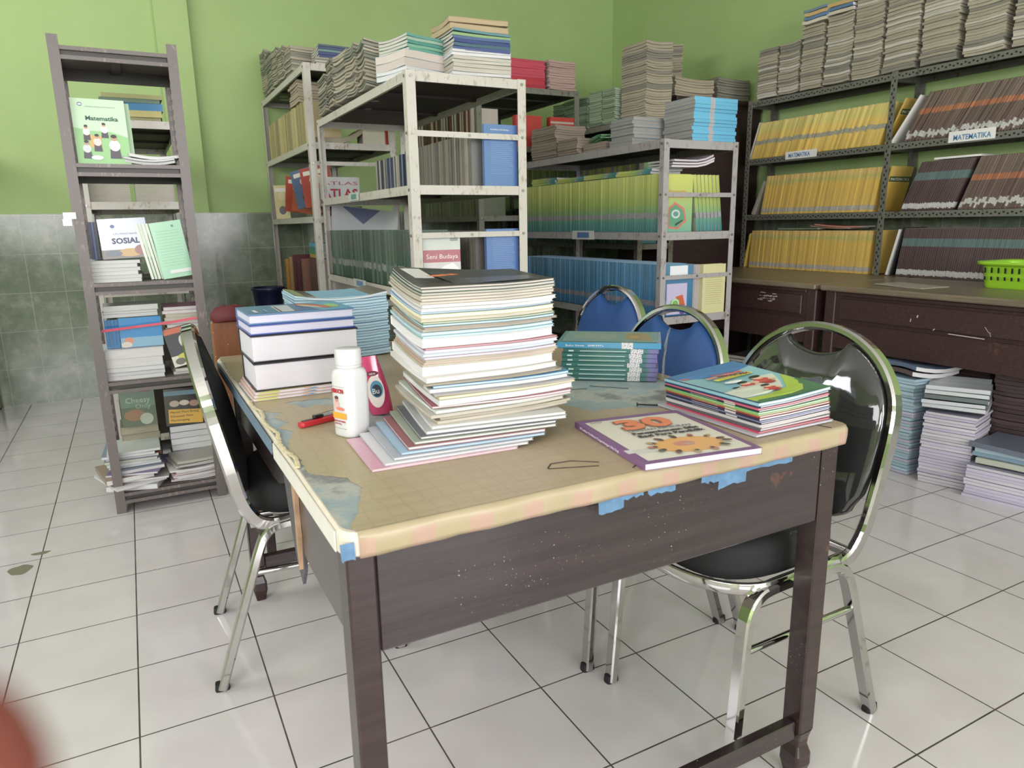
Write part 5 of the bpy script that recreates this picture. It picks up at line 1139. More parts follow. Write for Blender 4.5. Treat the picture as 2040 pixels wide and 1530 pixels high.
PGS = dict(w=PG_W, c=PG_C, b=pages('blue_tinted_page_edges', (196, 214, 220), .76, .04), g=PG_G, y=pages('yellow_white_page_edges', (222, 218, 196), .82, .04), l=pages('lavender_page_edges', (204, 202, 216), .85, .04), p=pages('pink_tinted_page_edges', (214, 196, 196), .8, .04))
BIG = []  # thickness mm, cover, pages, colour word
low = [(4, (214, 178, 190), 'p', 'pink'), (4, (206, 206, 210), 'w', 'pale grey'), (5, (170, 176, 186), 'w', 'blue-grey'), (4, (150, 180, 206), 'b', 'light blue'), (6, (150, 90, 96), 'w', 'dark pink'), (5, (150, 160, 140), 'w', 'grey-green'), (5, (96, 100, 106), 'w', 'dark grey'), (6, (176, 180, 180), 'w', 'grey'), (5, (206, 206, 200), 'w', 'white')]
mid = [(6, (196, 180, 156), 'c', 'tan'), (5, (176, 166, 156), 'g', 'brownish grey'), (6, (190, 184, 170), 'c', 'beige'), (7, (176, 190, 170), 'w', 'pale green'), (5, (150, 60, 80), 'w', 'crimson'), (11, (206, 210, 206), 'w', 'white'), (5, (206, 196, 130), 'y', 'yellowish'), (4, (150, 150, 160), 'g', 'grey'), (7, (206, 206, 196), 'w', 'cream'), (5, (80, 150, 200), 'b', 'sky blue'), (4, (150, 140, 126), 'g', 'brown-grey'), (10, (210, 208, 200), 'w', 'off-white')]
top = [(19, (226, 226, 226), 'w', 'thick white'), (4, (200, 190, 160), 'c', 'beige'), (4, (206, 170, 150), 'c', 'peach'), (5, (206, 200, 190), 'g', 'grey-cream'), (5, (190, 170, 180), 'l', 'mauve'), (6, (206, 206, 214), 'b', 'bluish white'), (7, (200, 196, 206), 'l', 'lavender'), (3, (190, 110, 120), 'p', 'rose'), (20, (222, 222, 222), 'w', 'very thick white'), (5, (150, 196, 200), 'b', 'pale teal'), (6, (170, 206, 220), 'b', 'pale blue'), (5, (190, 176, 150), 'c', 'tan'), (4, (170, 150, 140), 'g', 'mouse grey'), (5, (96, 150, 160), 'b', 'teal'), (4, (110, 150, 110), 'c', 'green'), (6, (206, 200, 170), 'c', 'cream'), (8, (214, 210, 160), 'y', 'light yellow'), (5, (130, 170, 206), 'b', 'blue'), (6, (214, 214, 214), 'w', 'plain white'), (7, (206, 206, 196), 'w', 'ivory'), (5, (196, 186, 166), 'c', 'sand'), (6, (150, 130, 120), 'c', 'brown'), (5, (190, 184, 160), 'c', 'straw'), (5, (110, 120, 96), 'c', 'olive'), (6, (52, 96, 96), 'c', 'dark teal'), (5, (46, 50, 46), 'c', 'black')]
r = random.Random(17); zz = TZ+.0002
NB_ = len(low)+len(mid)+len(top); idx = 0
for grp, lst in (('low', low), ('mid', mid), ('top', top)):
    for k, (mm, c, pk, word) in enumerate(lst):
        f = k/(len(lst)-1); tk = mm/1000*.865
        if grp == 'low':
            cx, cy, an = .703+.118*f**.8, -.645+.045*f, -3-5*f; W_, H_ = (.182, .250) if k < 2 else (.185, .245+.01*(k % 2)); b0, b1 = .000+.010*f, .0
        elif grp == 'mid':
            cx, cy, an = .832+r.uniform(-.010, .012), -.598+.035*f+r.uniform(-.006, .006), -4+r.uniform(-3, 3); W_, H_ = .205, .258+r.uniform(-.006, .006); b0, b1 = .010+.004*f, .0
        else:
            cx, cy, an = .832+r.uniform(-.003, .004), -.545+r.uniform(-.004, .004), -4.5+r.uniform(-.9, .9); W_, H_ = .200, .250+r.uniform(-.003, .003); b0, b1 = .014+.006*f, .0; tk *= .94
            if k == 0: H_ = .252; cx -= .003
        def bf(x, y, W_=W_, H_=H_, b0=b0, f=f, grp=grp): return b0*max(0, 1-x/W_)**1.6*(1.2-.9*y/H_)+(.007*max(0, (y/H_-.62))**1.5*3 if grp != 'low' else 0)
        t = book_parts('textbook', '%s book, %s of the tallest pile on the table' % (word, ordinal(idx, NB_)), 'book', W_, H_, tk, C(*c), PGS[pk], place(cx, cy, an, W_, zz), 5, bf, .0016, .0005, 'books in the tallest pile on the table')
        if grp == 'low' and k == 0:
            art(t, [([(.182, .0), (.182, .03), (.0, .022), (.0, .0)][::-1], (206, 150, 170))], tk, bend=bf)
        if grp == 'top' and k == len(lst)-1:
            art(t, [([(.03, .05), (.03, .09), (.17, .11), (.17, .07)][::-1], (52, 60, 60)), ([(.01, .012), (.01, .05), (.10, .055), (.10, .02)][::-1], (206, 206, 200)), ([(.11, .10), (.11, .23), (.178, .23), (.178, .10)][::-1], (74, 78, 92))], tk, bend=bf)
            lettering('PUISI', .03, C(226, 110, 40), t, 0, 0, 0, M=Matrix.Translation((.10, .085, tk+.0135)) @ Matrix.Rotation(-PI/2+.5, 4, 'Z') @ Matrix.Rotation(-.02, 4, 'X'), width=.06, bold=.001)
        zz += tk+.0007; idx += 1
# ---- thick hardcovers
def hard(label, word, cx, cy, an, z, tk, W_, H_, cov, inner, pg, ct=.0028, name='thick_hardcover_book'):
    t = thing(name, label, 'book', place(cx, cy, an, W_, z), None); i = .0035
    c = MB(); c.bev(0, W_, 0, H_, 0, ct, .0008); c.bev(0, W_, 0, H_, tk-ct, tk, .0008); c.box(0, ct, 0.0005, H_-.0005, ct, tk-ct)
    obj('cover', c, cov, t)
    p = MB(); p.bev(ct+.0002, W_-i, i, H_-i, ct, tk-ct, .0006); obj('page_block', p, pg, t); return t
PGH = pages('bright_white_thick_page_edges', (212, 208, 216), .95, .0); PGL = pages('bright_lavender_page_edges', (204, 202, 224), .95, .0)
BLK = C(26, 24, 30, coat=.3); HB = (.613, -.052, .3)
stack_z = TZ
for k in range(3):
    W_, H_ = .205, .248
    t = book_parts('flowered_magazine', ('lowest', 'middle', 'topmost')[k]+' flower-edged magazine under the thick black hardcovers', 'magazine', W_, H_, .0058, C(214, 176, 160, coat=.3), PGH, place(.612+.003*k, -.072+.004*k, .8-.6*k, W_, TZ+.0002+.0061*k), 1, FLAT, .0012, .0005)
    if k == 2: art(t, [(ell(.19, .02, .012, .018), (96, 176, 160)), (ell(.15, .008, .03, .008), (196, 110, 110)), (ell(.10, .008, .02, .008), (120, 190, 180)), (ell(.05, .01, .03, .01), (206, 120, 130)), (ell(.198, .10, .006, .03), (176, 190, 70)), (ell(.197, .05, .008, .03), (190, 200, 90))], .0058)
    m = MB()
    m.add([(W_-.0011, y, z) for y, z in ((.004, .0015), (.055, .0012), (.05, .005), (.012, .0054))], [(0, 1, 2, 3)]); m.add([(W_-.0011, y, z) for y, z in ((.10, .001), (.14, .001), (.13, .0035))], [(0, 1, 2)], 1); m.add([(W_-.0011, y, z) for y, z in ((.105, .0035), (.125, .0035), (.12, .0054), (.11, .0054))], [(0, 1, 2, 3)], 2)
    obj('edge_print', m, [C(190, 200, 90), C(50, 130, 180), C(226, 160, 90)], t)
hz = TZ+.0188
for (tk, cov, pg, lab, dx, dy, an, W_, H_) in ((.062, BLK, PGH, 'very thick black hardcover lowest in the pile behind the powder bottle', 0, 0, .2, .185, .243), (.060, BLK, PGH, 'very thick black hardcover second in the pile behind the powder bottle', .000, .008, .8, .185, .240), (.0225, C(60, 84, 170, coat=.4), PGL, 'blue hardcover directly under the topmost blue one', .001, .014, 1.2, .180, .236), (.0225, C(76, 122, 170, coat=.4), PGL, 'blue hardcover with an orange swirl, topmost of the thick pile', .001, .018, 1.2, .180, .236)):
    t = hard(lab, '', .621+dx, -.060+dy, an, hz, tk, W_, H_, cov, cov, pg); hz += tk+.0003
art(t, [([(.0, .14), (.0, .236), (.18, .236), (.18, .16)][::-1], (84, 170, 206)), ([(.03, .075), (.03, .115), (.165, .105), (.165, .07)][::-1], (190, 196, 206)), ([(.05, .078), (.05, .082), (.16, .078), (.16, .074)][::-1], (120, 50, 90)), (ell(.08, .165, .07, .022, 24, .35)[::-1], (196, 104, 70)), (ell(.085, .155, .05, .012, 24, .35)[::-1], (206, 190, 170)), (ell(.10, .205, .04, .014)[::-1], (150, 200, 110)), (rc(.10, .02, .15, .028), (214, 220, 230)), (rc(.10, .045, .15, .05), (150, 170, 206))], .0226)
# ---- blue-white pile behind
stack('blue_white_textbook', 'white-edged light blue textbook in the pile behind the thick hardcovers', 'book', 'light blue textbooks behind the hardcovers', .935, .455, TZ+.0002, -PI/2-.05, sizes(.150, .0062, .0085, 19), [(C(120, 180, 210), pages('light_blue_page_edges', (176, 206, 220), .70, .12)), (C(150, 196, 214), pages('light_blue_page_edges', (176, 206, 220), .70, .12)), (C(80, 120, 160), pages('light_blue_page_edges', (176, 206, 220), .70, .12))], .24, .262, .003, .015, 4, lambda u, v, k: .012*k*(2*v-1)**2, 19)
t = book_parts('photo_covered_textbook', 'textbook with a brown photographic cover topmost of the light blue pile', 'book', .24, .262, .007, C(150, 142, 122, coat=.9, rough=.2), PGS['b'], Matrix.Translation((.935, .455, TZ+.1665)) @ Matrix.Rotation(-PI/2-.05, 4, 'Z') @ Matrix.Translation((-.12, -.131, 0)), 5, lambda x, y: .014*(2*y/.262-1)**2)
bfp = lambda x, y: .014*(2*y/.262-1)**2
art(t, [(ell(.12, .13, .08, .05)[::-1], (120, 110, 96)), (ell(.09, .16, .05, .02)[::-1], (190, 176, 150)), (ell(.15, .09, .04, .02)[::-1], (170, 110, 80)), (rc(.0, .0, .24, .03), (150, 170, 120))], .0075, bend=bfp)
# ---- teal pile
ang = math.radians(-39.0)
zt = TZ+.0002
def spine_place(cx, cy, ang, z):
    """spine towards the viewer: (cx,cy) is the spine's left end, ang the spine direction"""
    return Matrix.Translation((cx, cy, z)) @ Matrix.Rotation(ang+PI/2, 4, 'Z') @ Matrix.Rotation(PI, 4, 'X')
def spine_book(name, label, cx, cy, ang, z, W_, H_, tk, cov, pg, n=1, bend=FLAT, group=None, cat='book'):
    # local y runs right-to-left along the spine, so flip to keep the title's head on the right
    M_ = Matrix.Translation((cx, cy, z)) @ Matrix.Rotation(ang, 4, 'Z') @ basis((0, 1, 0), (-1, 0, 0), (0, 0, 1), (H_, 0, 0))
    return book_parts(name, label, cat, W_, H_, tk, cov, pg, M_, n, bend, .0015, .0006, group)
TEALF = spine('teal_book_violet_foot', .225, [(0, (104, 96, 160)), (.08, (108, 110, 160)), (.13, (60, 116, 112)), (.9, (52, 110, 102)), (1, (48, 104, 96))], (.17, .30), jit=.02, stcol=(226, 226, 230), rnd=.06, gloss=.2, coat=.8)
TOPB = spine('wrapped_sky_blue_book', .24, [(0, (58, 142, 186)), (1, (66, 150, 190))], (.27, .38), jit=0, stcol=(228, 228, 232), rnd=0, gloss=.15, coat=1)
CX0, CY0 = 1.292, -.232
for k in range(7):
    r = random.Random(k+40); tk = .0108
    t = spine_book('teal_textbook', 'teal-spined textbook, %s in the wrapped pile at the table\'s far edge' % ordinal(k, 8), CX0+.010+r.uniform(-.004, .004)*math.cos(ang), CY0-.008+r.uniform(-.002, .002), ang, zt, .17, .225, tk, TEALF, PG_C)
    m = MB(); m.box(-.0006, -.0002, .075, .185, tk*.36, tk*.5); m.box(-.0006, -.0002, .20, .212, tk*.3, tk*.6); obj('spine_print', m, C(190, 214, 206), t); zt += tk+.0003
t = spine_book('sky_blue_textbook', 'sky-blue wrapped textbook with a picture cover topmost of the teal pile', CX0, CY0, ang, zt, .18, .245, .0145, TOPB, PG_C)
art(t, [(rc(.012, .008, .17, .235), (120, 156, 156)), ([(.03, .02), (.15, .03), (.15, .09), (.05, .085)], (160, 140, 104)), ([(.04, .12), (.12, .10), (.15, .20), (.06, .22)], (140, 160, 150)), ([(.07, .05), (.11, .06), (.10, .075), (.07, .07)], (196, 150, 90))], .0147)
lettering('Buku Siswa   SMP/MTs', .006, WHITE, t, 0, 0, 0, M=basis((0, -1, 0), (0, 0, 1), (-1, 0, 0), (-.0006, .225, .005)), width=.09)
film = NT('wrap_film'); tr = film.n('ShaderNodeBsdfTransparent'); gl = film.n('ShaderNodeBsdfGlossy'); gl.inputs['Roughness'].default_value = .18
df = film.n('ShaderNodeBsdfTranslucent'); df.inputs[0].default_value = (*lin((220, 226, 222)), 1)
mx = film.n('ShaderNodeMixShader'); mx.inputs[0].default_value = .25; film.l(tr.outputs[0], mx.inputs[1]); film.l(gl.outputs[0], mx.inputs[2])
mx2 = film.n('ShaderNodeMixShader'); mx2.inputs[0].default_value = .28; film.l(mx.outputs[0], mx2.inputs[1]); film.l(df.outputs[0], mx2.inputs[2])
film.l(mx2.outputs[0], [n_ for n_ in film.t.nodes if n_.type == 'OUTPUT_MATERIAL'][0].inputs['Surface'])
E0 = Vector((CX0+.247*math.cos(ang), CY0+.247*math.sin(ang), TZ+.004)); e1 = Vector((-math.sin(ang), math.cos(ang), 0)); e2 = Vector((math.cos(ang), math.sin(ang), 0))
m = MB(); r = random.Random(2); rows = []
for i in range(10):
    f = i/9; rows.append([tuple(E0+e1*(.172*j/7)+e2*(.002+.006*r.random()+.016*f*(j/7))+Vector((0, 0, .088*f+.016*f*(j/7)))) for j in range(8)])
m.add([p for rw in rows for p in rw], [(i*8+j, i*8+j+1, i*8+j+9, i*8+j+8) for i in range(9) for j in range(7)], 0, True)
obj('plastic_flap', m, film.m, t, t.matrix_world.inverted())
# ---- pile of children's books
KC = [(4, (170, 172, 180), 'l', 'grey'), (3, (206, 60, 90), 'p', 'crimson-and-grey'), (5, (96, 92, 100), 'p', 'dark grey'), (3, (214, 214, 210), 'w', 'white'), (4, (190, 186, 190), 'p', 'silver-grey'), (4, (40, 42, 58), 'l', 'black'), (3, (120, 130, 170), 'l', 'lilac-blue'), (5, (46, 40, 70), 'w', 'dark purple'), (4, (176, 60, 44), 'w', 'brick red'), (3, (150, 160, 80), 'w', 'olive'), (4, (120, 190, 110), 'w', 'light green'), (4, (30, 46, 62), 'w', 'midnight blue'), (3, (206, 90, 110), 'w', 'salmon'), (4, (34, 66, 110), 'w', 'navy')]
kz = TZ+.0012
for k, (mm, c, pk, word) in enumerate(KC):
    r = random.Random(k+90); tk = mm/1000*.92; f = k/13; W_, H_ = (.185, .245) if k else (.20, .262)
    a = math.radians(-90+1.0+r.uniform(-1, 1)); cx, cy = 1.348-.004*f+r.uniform(-.002, .002), -.570+.004*f
    bf = (lambda x, y, f=f, W_=W_, H_=H_: (.002+.011*f)*max(0, x/W_-.15)**1.6*max(0, (y/H_-.15))*1.0+.006*f*max(0, x/W_-.4)*1.4)
    t = spine_book('thin_story_book', '%s spined book, %s in the pile topped by the schoolchildren cover' % (word, ordinal(k, 15)), cx-(.0 if k else .012), cy+(0 if k else .012), a, kz, W_, H_, tk, C(*c, coat=.4), PGS[pk], 5, bf)
    if k in (3, 5, 7, 8, 10, 11, 12):
        m = MB(); m.box(-.0005, -.0002, .055, .082, tk*.15, tk*.85); m.box(-.0005, -.0002, .10, .17, tk*.4, tk*.55); obj('spine_label', m, C(206, 200, 190), t)
    kz += tk+.00025
a = math.radians(-89); W_, H_ = .190, .245
bft = lambda x, y: .013*max(0, x/W_-.15)**1.6*max(0, (y/H_-.15))+.008*max(0, x/W_-.4)*1.4
t = spine_book('schoolchildren_story_book', 'light blue book with schoolchildren in red and white, topmost of the thin story books', 1.343, -.566, a, kz, W_, H_, .0055, C(132, 188, 200, coat=.5), PG_W, 6, bft)
SH = [([(0, .245), (.190, .245), (.190, .200), (.12, .185), (.05, .200), (.0, .222)][::-1], (62, 118, 176)),
      ([(0, 0), (.190, 0), (.190, .085), (.165, .060), (.14, .035), (.08, .022), (.0, .018)], (66, 120, 80)),
      ([(.0, .012), (.08, .014), (.14, .022), (.172, .050), (.188, .090), (.188, .118), (.160, .085), (.13, .052), (.07, .040), (.0, .036)], (166, 196, 60)),
      ([(.0, .040), (.07, .044), (.125, .056), (.155, .09), (.18, .13), (.15, .135), (.08, .11), (.0, .085)], (206, 214, 196)),
      (rc(.0, .0, .006, .245), (50, 76, 130)), (ell(.035, .215, .022, .008, 16, .2), (214, 100, 90))]
def kid2(x, y, s, rot=-.15):
    return [(ell(x, y, .020*s, .013*s, 14), (212, 70, 66)), (ell(x+.004, y+.017*s, .012*s, .011*s, 14), (232, 190, 160)), (ell(x+.005, y+.024*s, .013*s, .007*s, 14), (40, 34, 38)), (ell(x-.020*s, y-.002, .008*s, .006*s, 10), (232, 190, 160)), (ell(x+.020*s, y-.004, .008*s, .006*s, 10), (232, 190, 160)), (ell(x, y-.018*s, .014*s, .006*s, 12), (180, 50, 50))]
SH += kid2(.050, .078, .95)+kid2(.085, .100, .95)+kid2(.128, .108, 1.05)+kid2(.098, .060, .8)
SH += [([(.055, .152), (.150, .152), (.150, .166), (.055, .166)], (232, 222, 70)), ([(.05, .172), (.145, .172), (.145, .182), (.05, .182)], (226, 140, 130)), (ell(.075, .132, .022, .008), (236, 236, 236))]
art(t, SH, .0056, bend=bft)
lettering('SEKOLAH', .014, C(120, 60, 60), t, .060, .154, .0066+.010, width=.085, bold=.0006)
lettering('Belajar dan Bermain', .009, C(190, 60, 60), t, .056, .173, .0066+.010, width=.085)
# ---- the "30" book
ang30 = math.atan2(-.255, -.038)
W_, H_ = .216, .257
t = spine_book('purple_framed_workbook', 'cream workbook with purple frame and big orange 30 at the table\'s front edge', 1.104, -.600, ang30, TZ+.0004, W_, H_, .0105, C(126, 84, 134, coat=.3), PG_W)
t.matrix_world = Matrix.Translation((1.104, -.600, TZ+.0004)) @ Matrix.Rotation(ang30, 4, 'Z') @ basis((0, 1, 0), (-1, 0, 0), (0, 0, 1), (H_, 0, 0))
def ring_pts(cx, cy, rx, ry, n=22, a0=0): return [(cx+rx*math.cos(a0+2*PI*i/n), cy+ry*math.sin(a0+2*PI*i/n)) for i in range(n)]
SH = [([(.012, .012), (.204, .012), (.204, .236), (.185, .240), (.012, .240)], (214, 208, 192)), (rc(.0, .052, .014, .070), (206, 204, 206)), (rc(.012, .046, .05, .066), (196, 196, 190)),
      (ell(.118, .062, .062, .038, 30), (228, 164, 92)), (ell(.112, .067, .020, .012), (206, 130, 110)), (ell(.118, .062, .010, .006), (190, 150, 130))]
r = random.Random(6)
for k in range(13):
    a_ = 2*PI*k/13+.2; x, y = .118+.068*math.cos(a_), .062+.042*math.sin(a_)
    SH += [(ell(x, y, .0095, .0055, 12, a_), ((120, 84, 70), (176, 150, 110), (190, 120, 100), (96, 90, 70))[k % 4]), (ell(x*.93+.118*.07, y*.93+.062*.07, .004, .003, 10), (70, 56, 50))]
art(t, SH, .0106)
lettering('30', .078, C(150, 90, 60), t, .0545, .166, .0128, width=.106, bold=.0045); lettering('30', .078, C(236, 128, 84), t, .056, .168, .0131, width=.104, bold=.003)
lettering('LATIHAN PEMIKIRAN', .0135, C(96, 100, 116), t, .055, .151, .0128, width=.125)
lettering('Pengembangan Sifat', .0155, C(52, 48, 56), t, .055, .134, .0128, width=.130, bold=.0005)
lettering('Bagi Para Pendidik', .0155, C(52, 48, 56), t, .057, .117, .0128, width=.130, bold=.0005)
lettering('Konsep', .007, C(120, 110, 120), t, .018, .226, .0128, width=.022)
lettering('30 Latihan Pemikiran Pengembangan Sifat Bagi', .0062, C(226, 214, 230), t, 0, 0, 0, M=basis((0, -1, 0), (0, 0, 1), (-1, 0, 0), (-.0006, .235, .003)), width=.15)
# ---- powder bottle
BO = thing('powder_bottle', 'white rounded-square plastic powder bottle with an orange-barred label beside the red cutter', 'bottle', Matrix.Translation((.735, -.424, TZ+.0002)) @ Matrix.Rotation(math.radians(25), 4, 'Z') @ Matrix.Diagonal((1.06, 1.06, 1.03, 1)))
WP = NT('white_bottle_plastic'); WP.b.inputs['Subsurface Weight'].default_value = 0; WP = WP.fin(lin((204, 205, 205)), .28, 0, .3)
def sq(w_, z, r_, n=6): return [(x, y, z) for x, y in rrect(w_, w_, r_, n)]
m = MB(); m.loft([sq(.046, 0, .015), sq(.0505, .002, .0165), sq(.052, .006, .017), sq(.052, .108, .017), sq(.0495, .115, .018), sq(.046, .1185, .0185), sq(.044, .1195, .0215), sq(.041, .121, .0204)], 0, True); obj('body', m, WP, BO)
m = MB(); rings = []
for z, r_ in ((.121, .0195), (.123, .0215), (.1245, .0218), (.125, .0208), (.127, .0208), (.1272, .0222), (.1285, .0225), (.1500, .0222), (.1535, .0212), (.1548, .0190), (.1545, .0)):
    n = 60; rings.append([((r_-(.0005 if (i % 2 and .128 < z < .152) else 0))*math.cos(2*PI*i/n), (r_-(.0005 if (i % 2 and .128 < z < .152) else 0))*math.sin(2*PI*i/n), z) for i in range(n)])
m.loft(rings, 0, True); obj('screw_cap', m, WP, BO)
# label on the face turned to the left (local -x side)
LM = basis((0, -1, 0), (0, 0, 1), (-1, 0, 0), (-.02615, .0, 0))
art(BO, [(rc(-.017, .0905, .017, .0909), (60, 60, 66)), (rc(-.017, .0165, .017, .0169), (60, 60, 66)), (rc(-.016, .034, .017, .045), (236, 160, 40)), (ell(-.005, .058, .006, .009), (214, 170, 160)), (ell(-.005, .068, .0045, .005), (196, 140, 120)), (ell(-.0045, .0715, .0045, .003), (90, 60, 56)), (ell(.004, .052, .010, .003), (226, 120, 110))], .0002, 'label', LM)
RED = C(196, 34, 40)
lettering('HEROCYN', .010, RED, BO, -.0165, .080, .0006, M=LM, width=.030, bold=.0004); lettering('PRICKLY HEAT POWDER', .004, RED, BO, -.014, .028, .0006, M=LM, width=.028); lettering('NETTO 85 g', .0035, RED, BO, -.012, .0235, .0006, M=LM, width=.016)
# ---- cutter
ct_ = thing('box_cutter', 'red plastic box cutter with a black slider lying before the powder bottle', 'cutter', T(.657, -.335, TZ+.001, math.atan2(.030, .085)))
REDP = plain('red_glossy_plastic', (198, 30, 38), .25, coat=.5)
m = MB(); m.loft([[(x, y*k, z) for y, z in ((-.0075, 0), (.0075, 0), (.0085, .003), (.0080, .0085), (.0045, .0105), (-.0045, .0105), (-.0080, .0085), (-.0085, .003))] for x, k in ((.0, .7), (.006, .95), (.02, 1), (.13, 1.05), (.145, .8))], 0, False); obj('handle', m, REDP, ct_)
m = MB(); m.box(.006, .034, -.0042, .0042, .0100, .0112); m.box(.03, .12, -.0015, .0015, .0103, .0110); obj('blade_channel', m, plain('dark_channel', (50, 30, 34), .4), ct_)
m = MB(); m.bev(.030, .052, -.0055, .0055, .0112, .0165, .002); [m.box(.032+.003*i, .0335+.003*i, -.005, .005, .0165, .0174) for i in range(6)]; obj('slider', m, BLACKPL, ct_)
# ---- pink refill pouch
po = thing('detergent_pouch', 'glossy pink refill pouch standing between the powder bottle and the tallest pile', 'pouch', Matrix.Translation((.815, -.315, TZ+.0005)) @ Matrix.Rotation(math.radians(-22), 4, 'Z') @ Matrix.Rotation(-.10, 4, 'Y') @ Matrix.Diagonal((1.05, 1, .98, 1)))
m = MB(); rings = []
for z, w_, d_, dx in ((0, .040, .016, .010), (.012, .046, .020, .008), (.05, .050, .022, .004), (.08, .048, .016, .0), (.105, .042, .006, -.002), (.122, .040, .002, -.004)):
    rings.append([(dx+w_*.5*math.cos(2*PI*i/16), d_*.5*math.sin(2*PI*i/16), z) for i in range(16)])
m.loft(rings, 0, True); obj('pouch_body', m, plain('glossy_pink_foil', (206, 54, 104), .2, coat=.9, var=.2, vs=40), po)
PM = Matrix.Translation((.004, -.0118, 0)) @ basis((1, 0, 0), (0, 0, 1), (0, -1, 0), (0, 0, 0))
art(po, [(ell(.002, .050, .016, .034), (226, 214, 206)), (ell(.004, .055, .012, .018), (70, 140, 176)), (ell(.004, .052, .009, .013), (30, 44, 60)), (ell(.0, .088, .012, .005), (120, 30, 60))], .0004, 'pouch_print', PM)
lettering('Bu', .016, C(226, 230, 232), po, -.005, .046, .0018, M=PM, width=.012); lettering('NEW', .006, WHITE, po, -.006, .0855, .0018, M=PM, width=.012)
# ---- nail
nl = MB(); q = Matrix.Translation((1.300, -.535, TZ+.0032)) @ Matrix.Rotation(-.5, 4, 'Z')
nl.tube([q @ Vector((0, 0, 0)), q @ Vector((.034, 0, -.002)), q @ Vector((.042, 0, -.0022))], circ(.0016, 8)); nl.disc(q @ Vector((-.0015, 0, 0)), .0042, q.to_3x3() @ Vector((1, 0, 0)), .0018, 12)
tag(obj('iron_nail', nl, plain('black_iron', (26, 26, 28), .4, .6), None), 'short black iron nail on the torn map lining', 'nail')

# ================================================================ BEHIND THE TABLE
# small wooden stool-box with red cushion behind the far table end
bx_ = thing('wooden_chair', 'brown wooden chair back with white paint specks behind the far table end', 'chair', T(.70, .80, 0))
WB = NT('orange_brown_varnished_wood'); o_ = WB.objco()
sp = WB.noise(95, o_, 3, .6); mk = WB.ramp(sp, [(.66, (0, 0, 0)), (.69, (1, 1, 1))]); cc = WB.ramp(WB.noise(1, WB.scale(o_, (40, 40, 4)), 3), [(.3, lin((120, 66, 36))), (.7, lin((142, 84, 48)))])
WB = WB.fin(WB.mix(WB.math('MULTIPLY', mk, .8), cc, lin((206, 190, 170))), .4, 0, .2)
m = MB(); m.bev(-.085, .34, 0, .02, .56, .853, .006); obj('backrest', m, WB, bx_)
m = MB(); m.bev(-.085, .34, .02, .40, .42, .45, .006); obj('seat', m, WB, bx_)
for x in (.02, .24):
    m = MB(); m.bev(x, x+.03, .001, .031, 0, .42, .004); m.box(x, x+.03, -.0005, .019, .42, .56); obj('leg', m, CUPB, bx_)
    m = MB(); m.bev(x, x+.03, .36, .39, 0, .42, .004); obj('leg', m, CUPB, bx_)
m = MB(); rings = []
for z, s_ in ((.853, .92), (.860, 1.0), (.875, .97), (.892, .75), (.90, .35)):
    rings.append([(-.02+.065*s_*math.cos(2*PI*i/24), .012+.045*s_*math.sin(2*PI*i/24), z+.003*math.sin(3*2*PI*i/24)) for i in range(24)])
m.loft(rings, 0, True); tag(obj('red_cloth', m, plain('dark_red_cloth', (96, 24, 30), .7, var=.2), None, T(.70, .80, 0)), 'dark red cloth bundle lying on the brown chair back', 'cloth')
# navy bucket
bu = MB(); rings = []
for z, r_ in ((0, .10), (.005, .11), (.26, .135), (.27, .150), (.285, .150), (.284, .138), (.03, .112)): rings.append([(r_*math.cos(2*PI*i/28), r_*math.sin(2*PI*i/28), z) for i in range(28)])
bu.loft(rings, 0, True, False); bu.add([(.112*math.cos(2*PI*i/28), .112*math.sin(2*PI*i/28), .03) for i in range(28)], [tuple(range(28))])
st = thing('wooden_stool', 'plain dark stool holding the navy bucket by the back rack', 'stool', T(1.155, 3.25, 0))
m = MB(); m.bev(-.15, .15, -.15, .15, .47, .50, .005); obj('seat', m, CUPB, st)
for sx in (-1, 1):
    for sy in (-1, 1):
        m = MB(); m.bev(sx*.12-.015, sx*.12+.015, sy*.12-.015, sy*.12+.015, 0, .47, .003); obj('leg', m, CUPB, st)
tag(obj('plastic_bucket', bu, plain('navy_plastic', (26, 28, 66), .35, coat=.2), None, Matrix.Translation((1.19, 3.25, .501)) @ Matrix.Diagonal((.72, .72, .92, 1))), 'navy blue plastic bucket standing by the foot of the back rack', 'bucket')
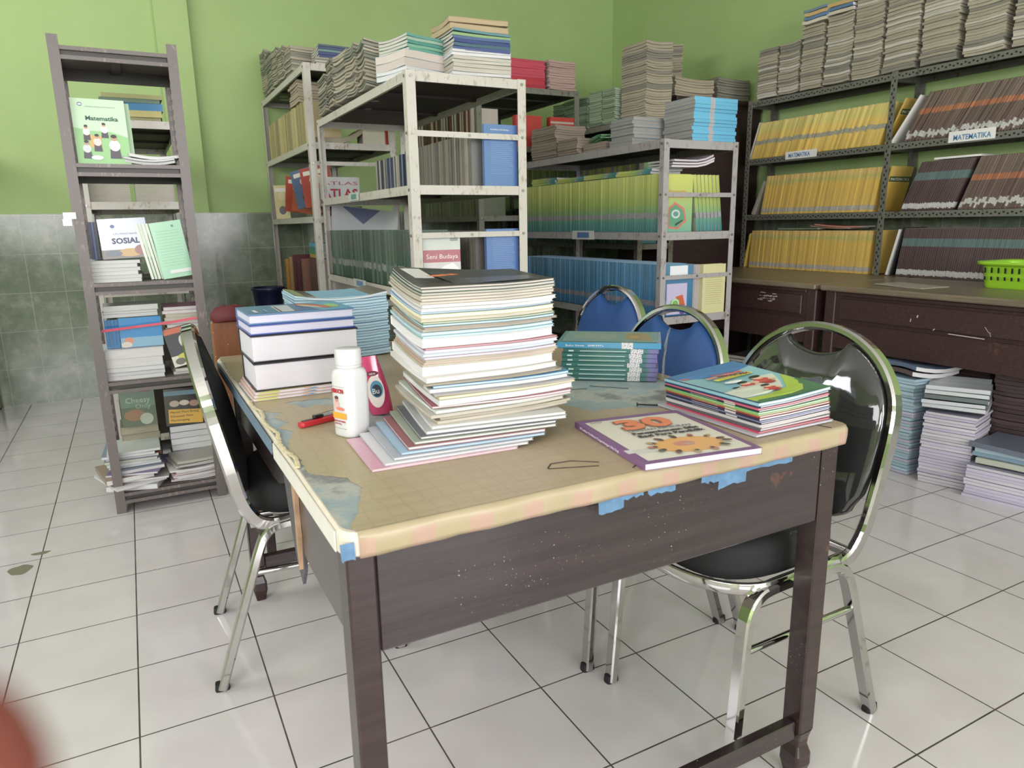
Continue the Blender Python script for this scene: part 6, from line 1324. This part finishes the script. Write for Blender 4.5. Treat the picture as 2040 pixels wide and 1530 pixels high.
# floor stains
for (x, y, a_, b_, lab) in ((-.055, 1.135, .036, .040, 'larger dried greyish spill mark on the floor tiles at the left'), (-.005, 1.255, .030, .014, 'smaller elongated spill mark on the floor, behind the larger one')):
    m = MB(); pts = [(x+a_*(1+.15*math.sin(3*t_))*math.cos(t_), y+b_*(1+.1*math.cos(5*t_))*math.sin(t_), .0006) for t_ in [2*PI*i/24 for i in range(24)]]
    m.add(pts, [tuple(range(24))]); tag(obj('dried_spill', m, plain('dried_spill_on_tiles', (128, 126, 104), .4), None), lab, 'stain')

# ================================================================ FINGER AT THE LENS
# the photographer's fingertip, a few centimetres from the lens at the lower left
fg = MB(); sk = []
A0 = Vector((-.0345, -.0245, -.0400)); AX = Vector((-.55, -.80, .20)).normalized()
for s_, r_ in ((-.0078, .0006), (-.0072, .0026), (-.0055, .0050), (-.0028, .0068), (.001, .0078), (.008, .0083), (.016, .0084), (.021, .0088), (.026, .0086), (.036, .0088), (.044, .0094), (.052, .0092), (.066, .0098)):
    sk.append((A0+AX*s_, r_))
cr = cam.matrix_world; rings = []
s1 = AX.cross(Vector((0, 0, 1))).normalized(); s2 = s1.cross(AX).normalized()
for c_, r_ in sk: rings.append([tuple(cr @ (c_+s1*(r_*math.cos(2*PI*i/24))+s2*(r_*.88*math.sin(2*PI*i/24)))) for i in range(24)])
fg.loft(rings, 0, True)
SKIN = NT('warm_brown_skin'); SKIN.b.inputs['Subsurface Weight'].default_value = .25; SKIN.b.inputs['Subsurface Radius'].default_value = (.012, .004, .002); SKIN.b.inputs['Subsurface Scale'].default_value = .5
fo = tag(obj('finger', fg, SKIN.fin(lin((120, 62, 52), 1.0), .6), None), 'blurred fingertip of the photographer at the lower left corner', 'finger')
nb = MB(); rings = []
for s_, w_ in ((-.0062, .0022), (-.004, .0040), (.001, .0050), (.005, .0048), (.0065, .0036)):
    rings.append([tuple(cr @ (A0+AX*s_+s1*(w_*math.sin(a_))*1.0+s2*(.0072*math.cos(a_*.9)+.0004+k_))) for k_, rng in ((0, range(-4, 5)), (-.0005, range(4, -5, -1))) for a_ in [q_*.25 for q_ in rng]])
nb.loft(rings, 0, True); obj('fingernail', nb, plain('pale_pink_nail', (206, 160, 146), .3, coat=.3), fo)
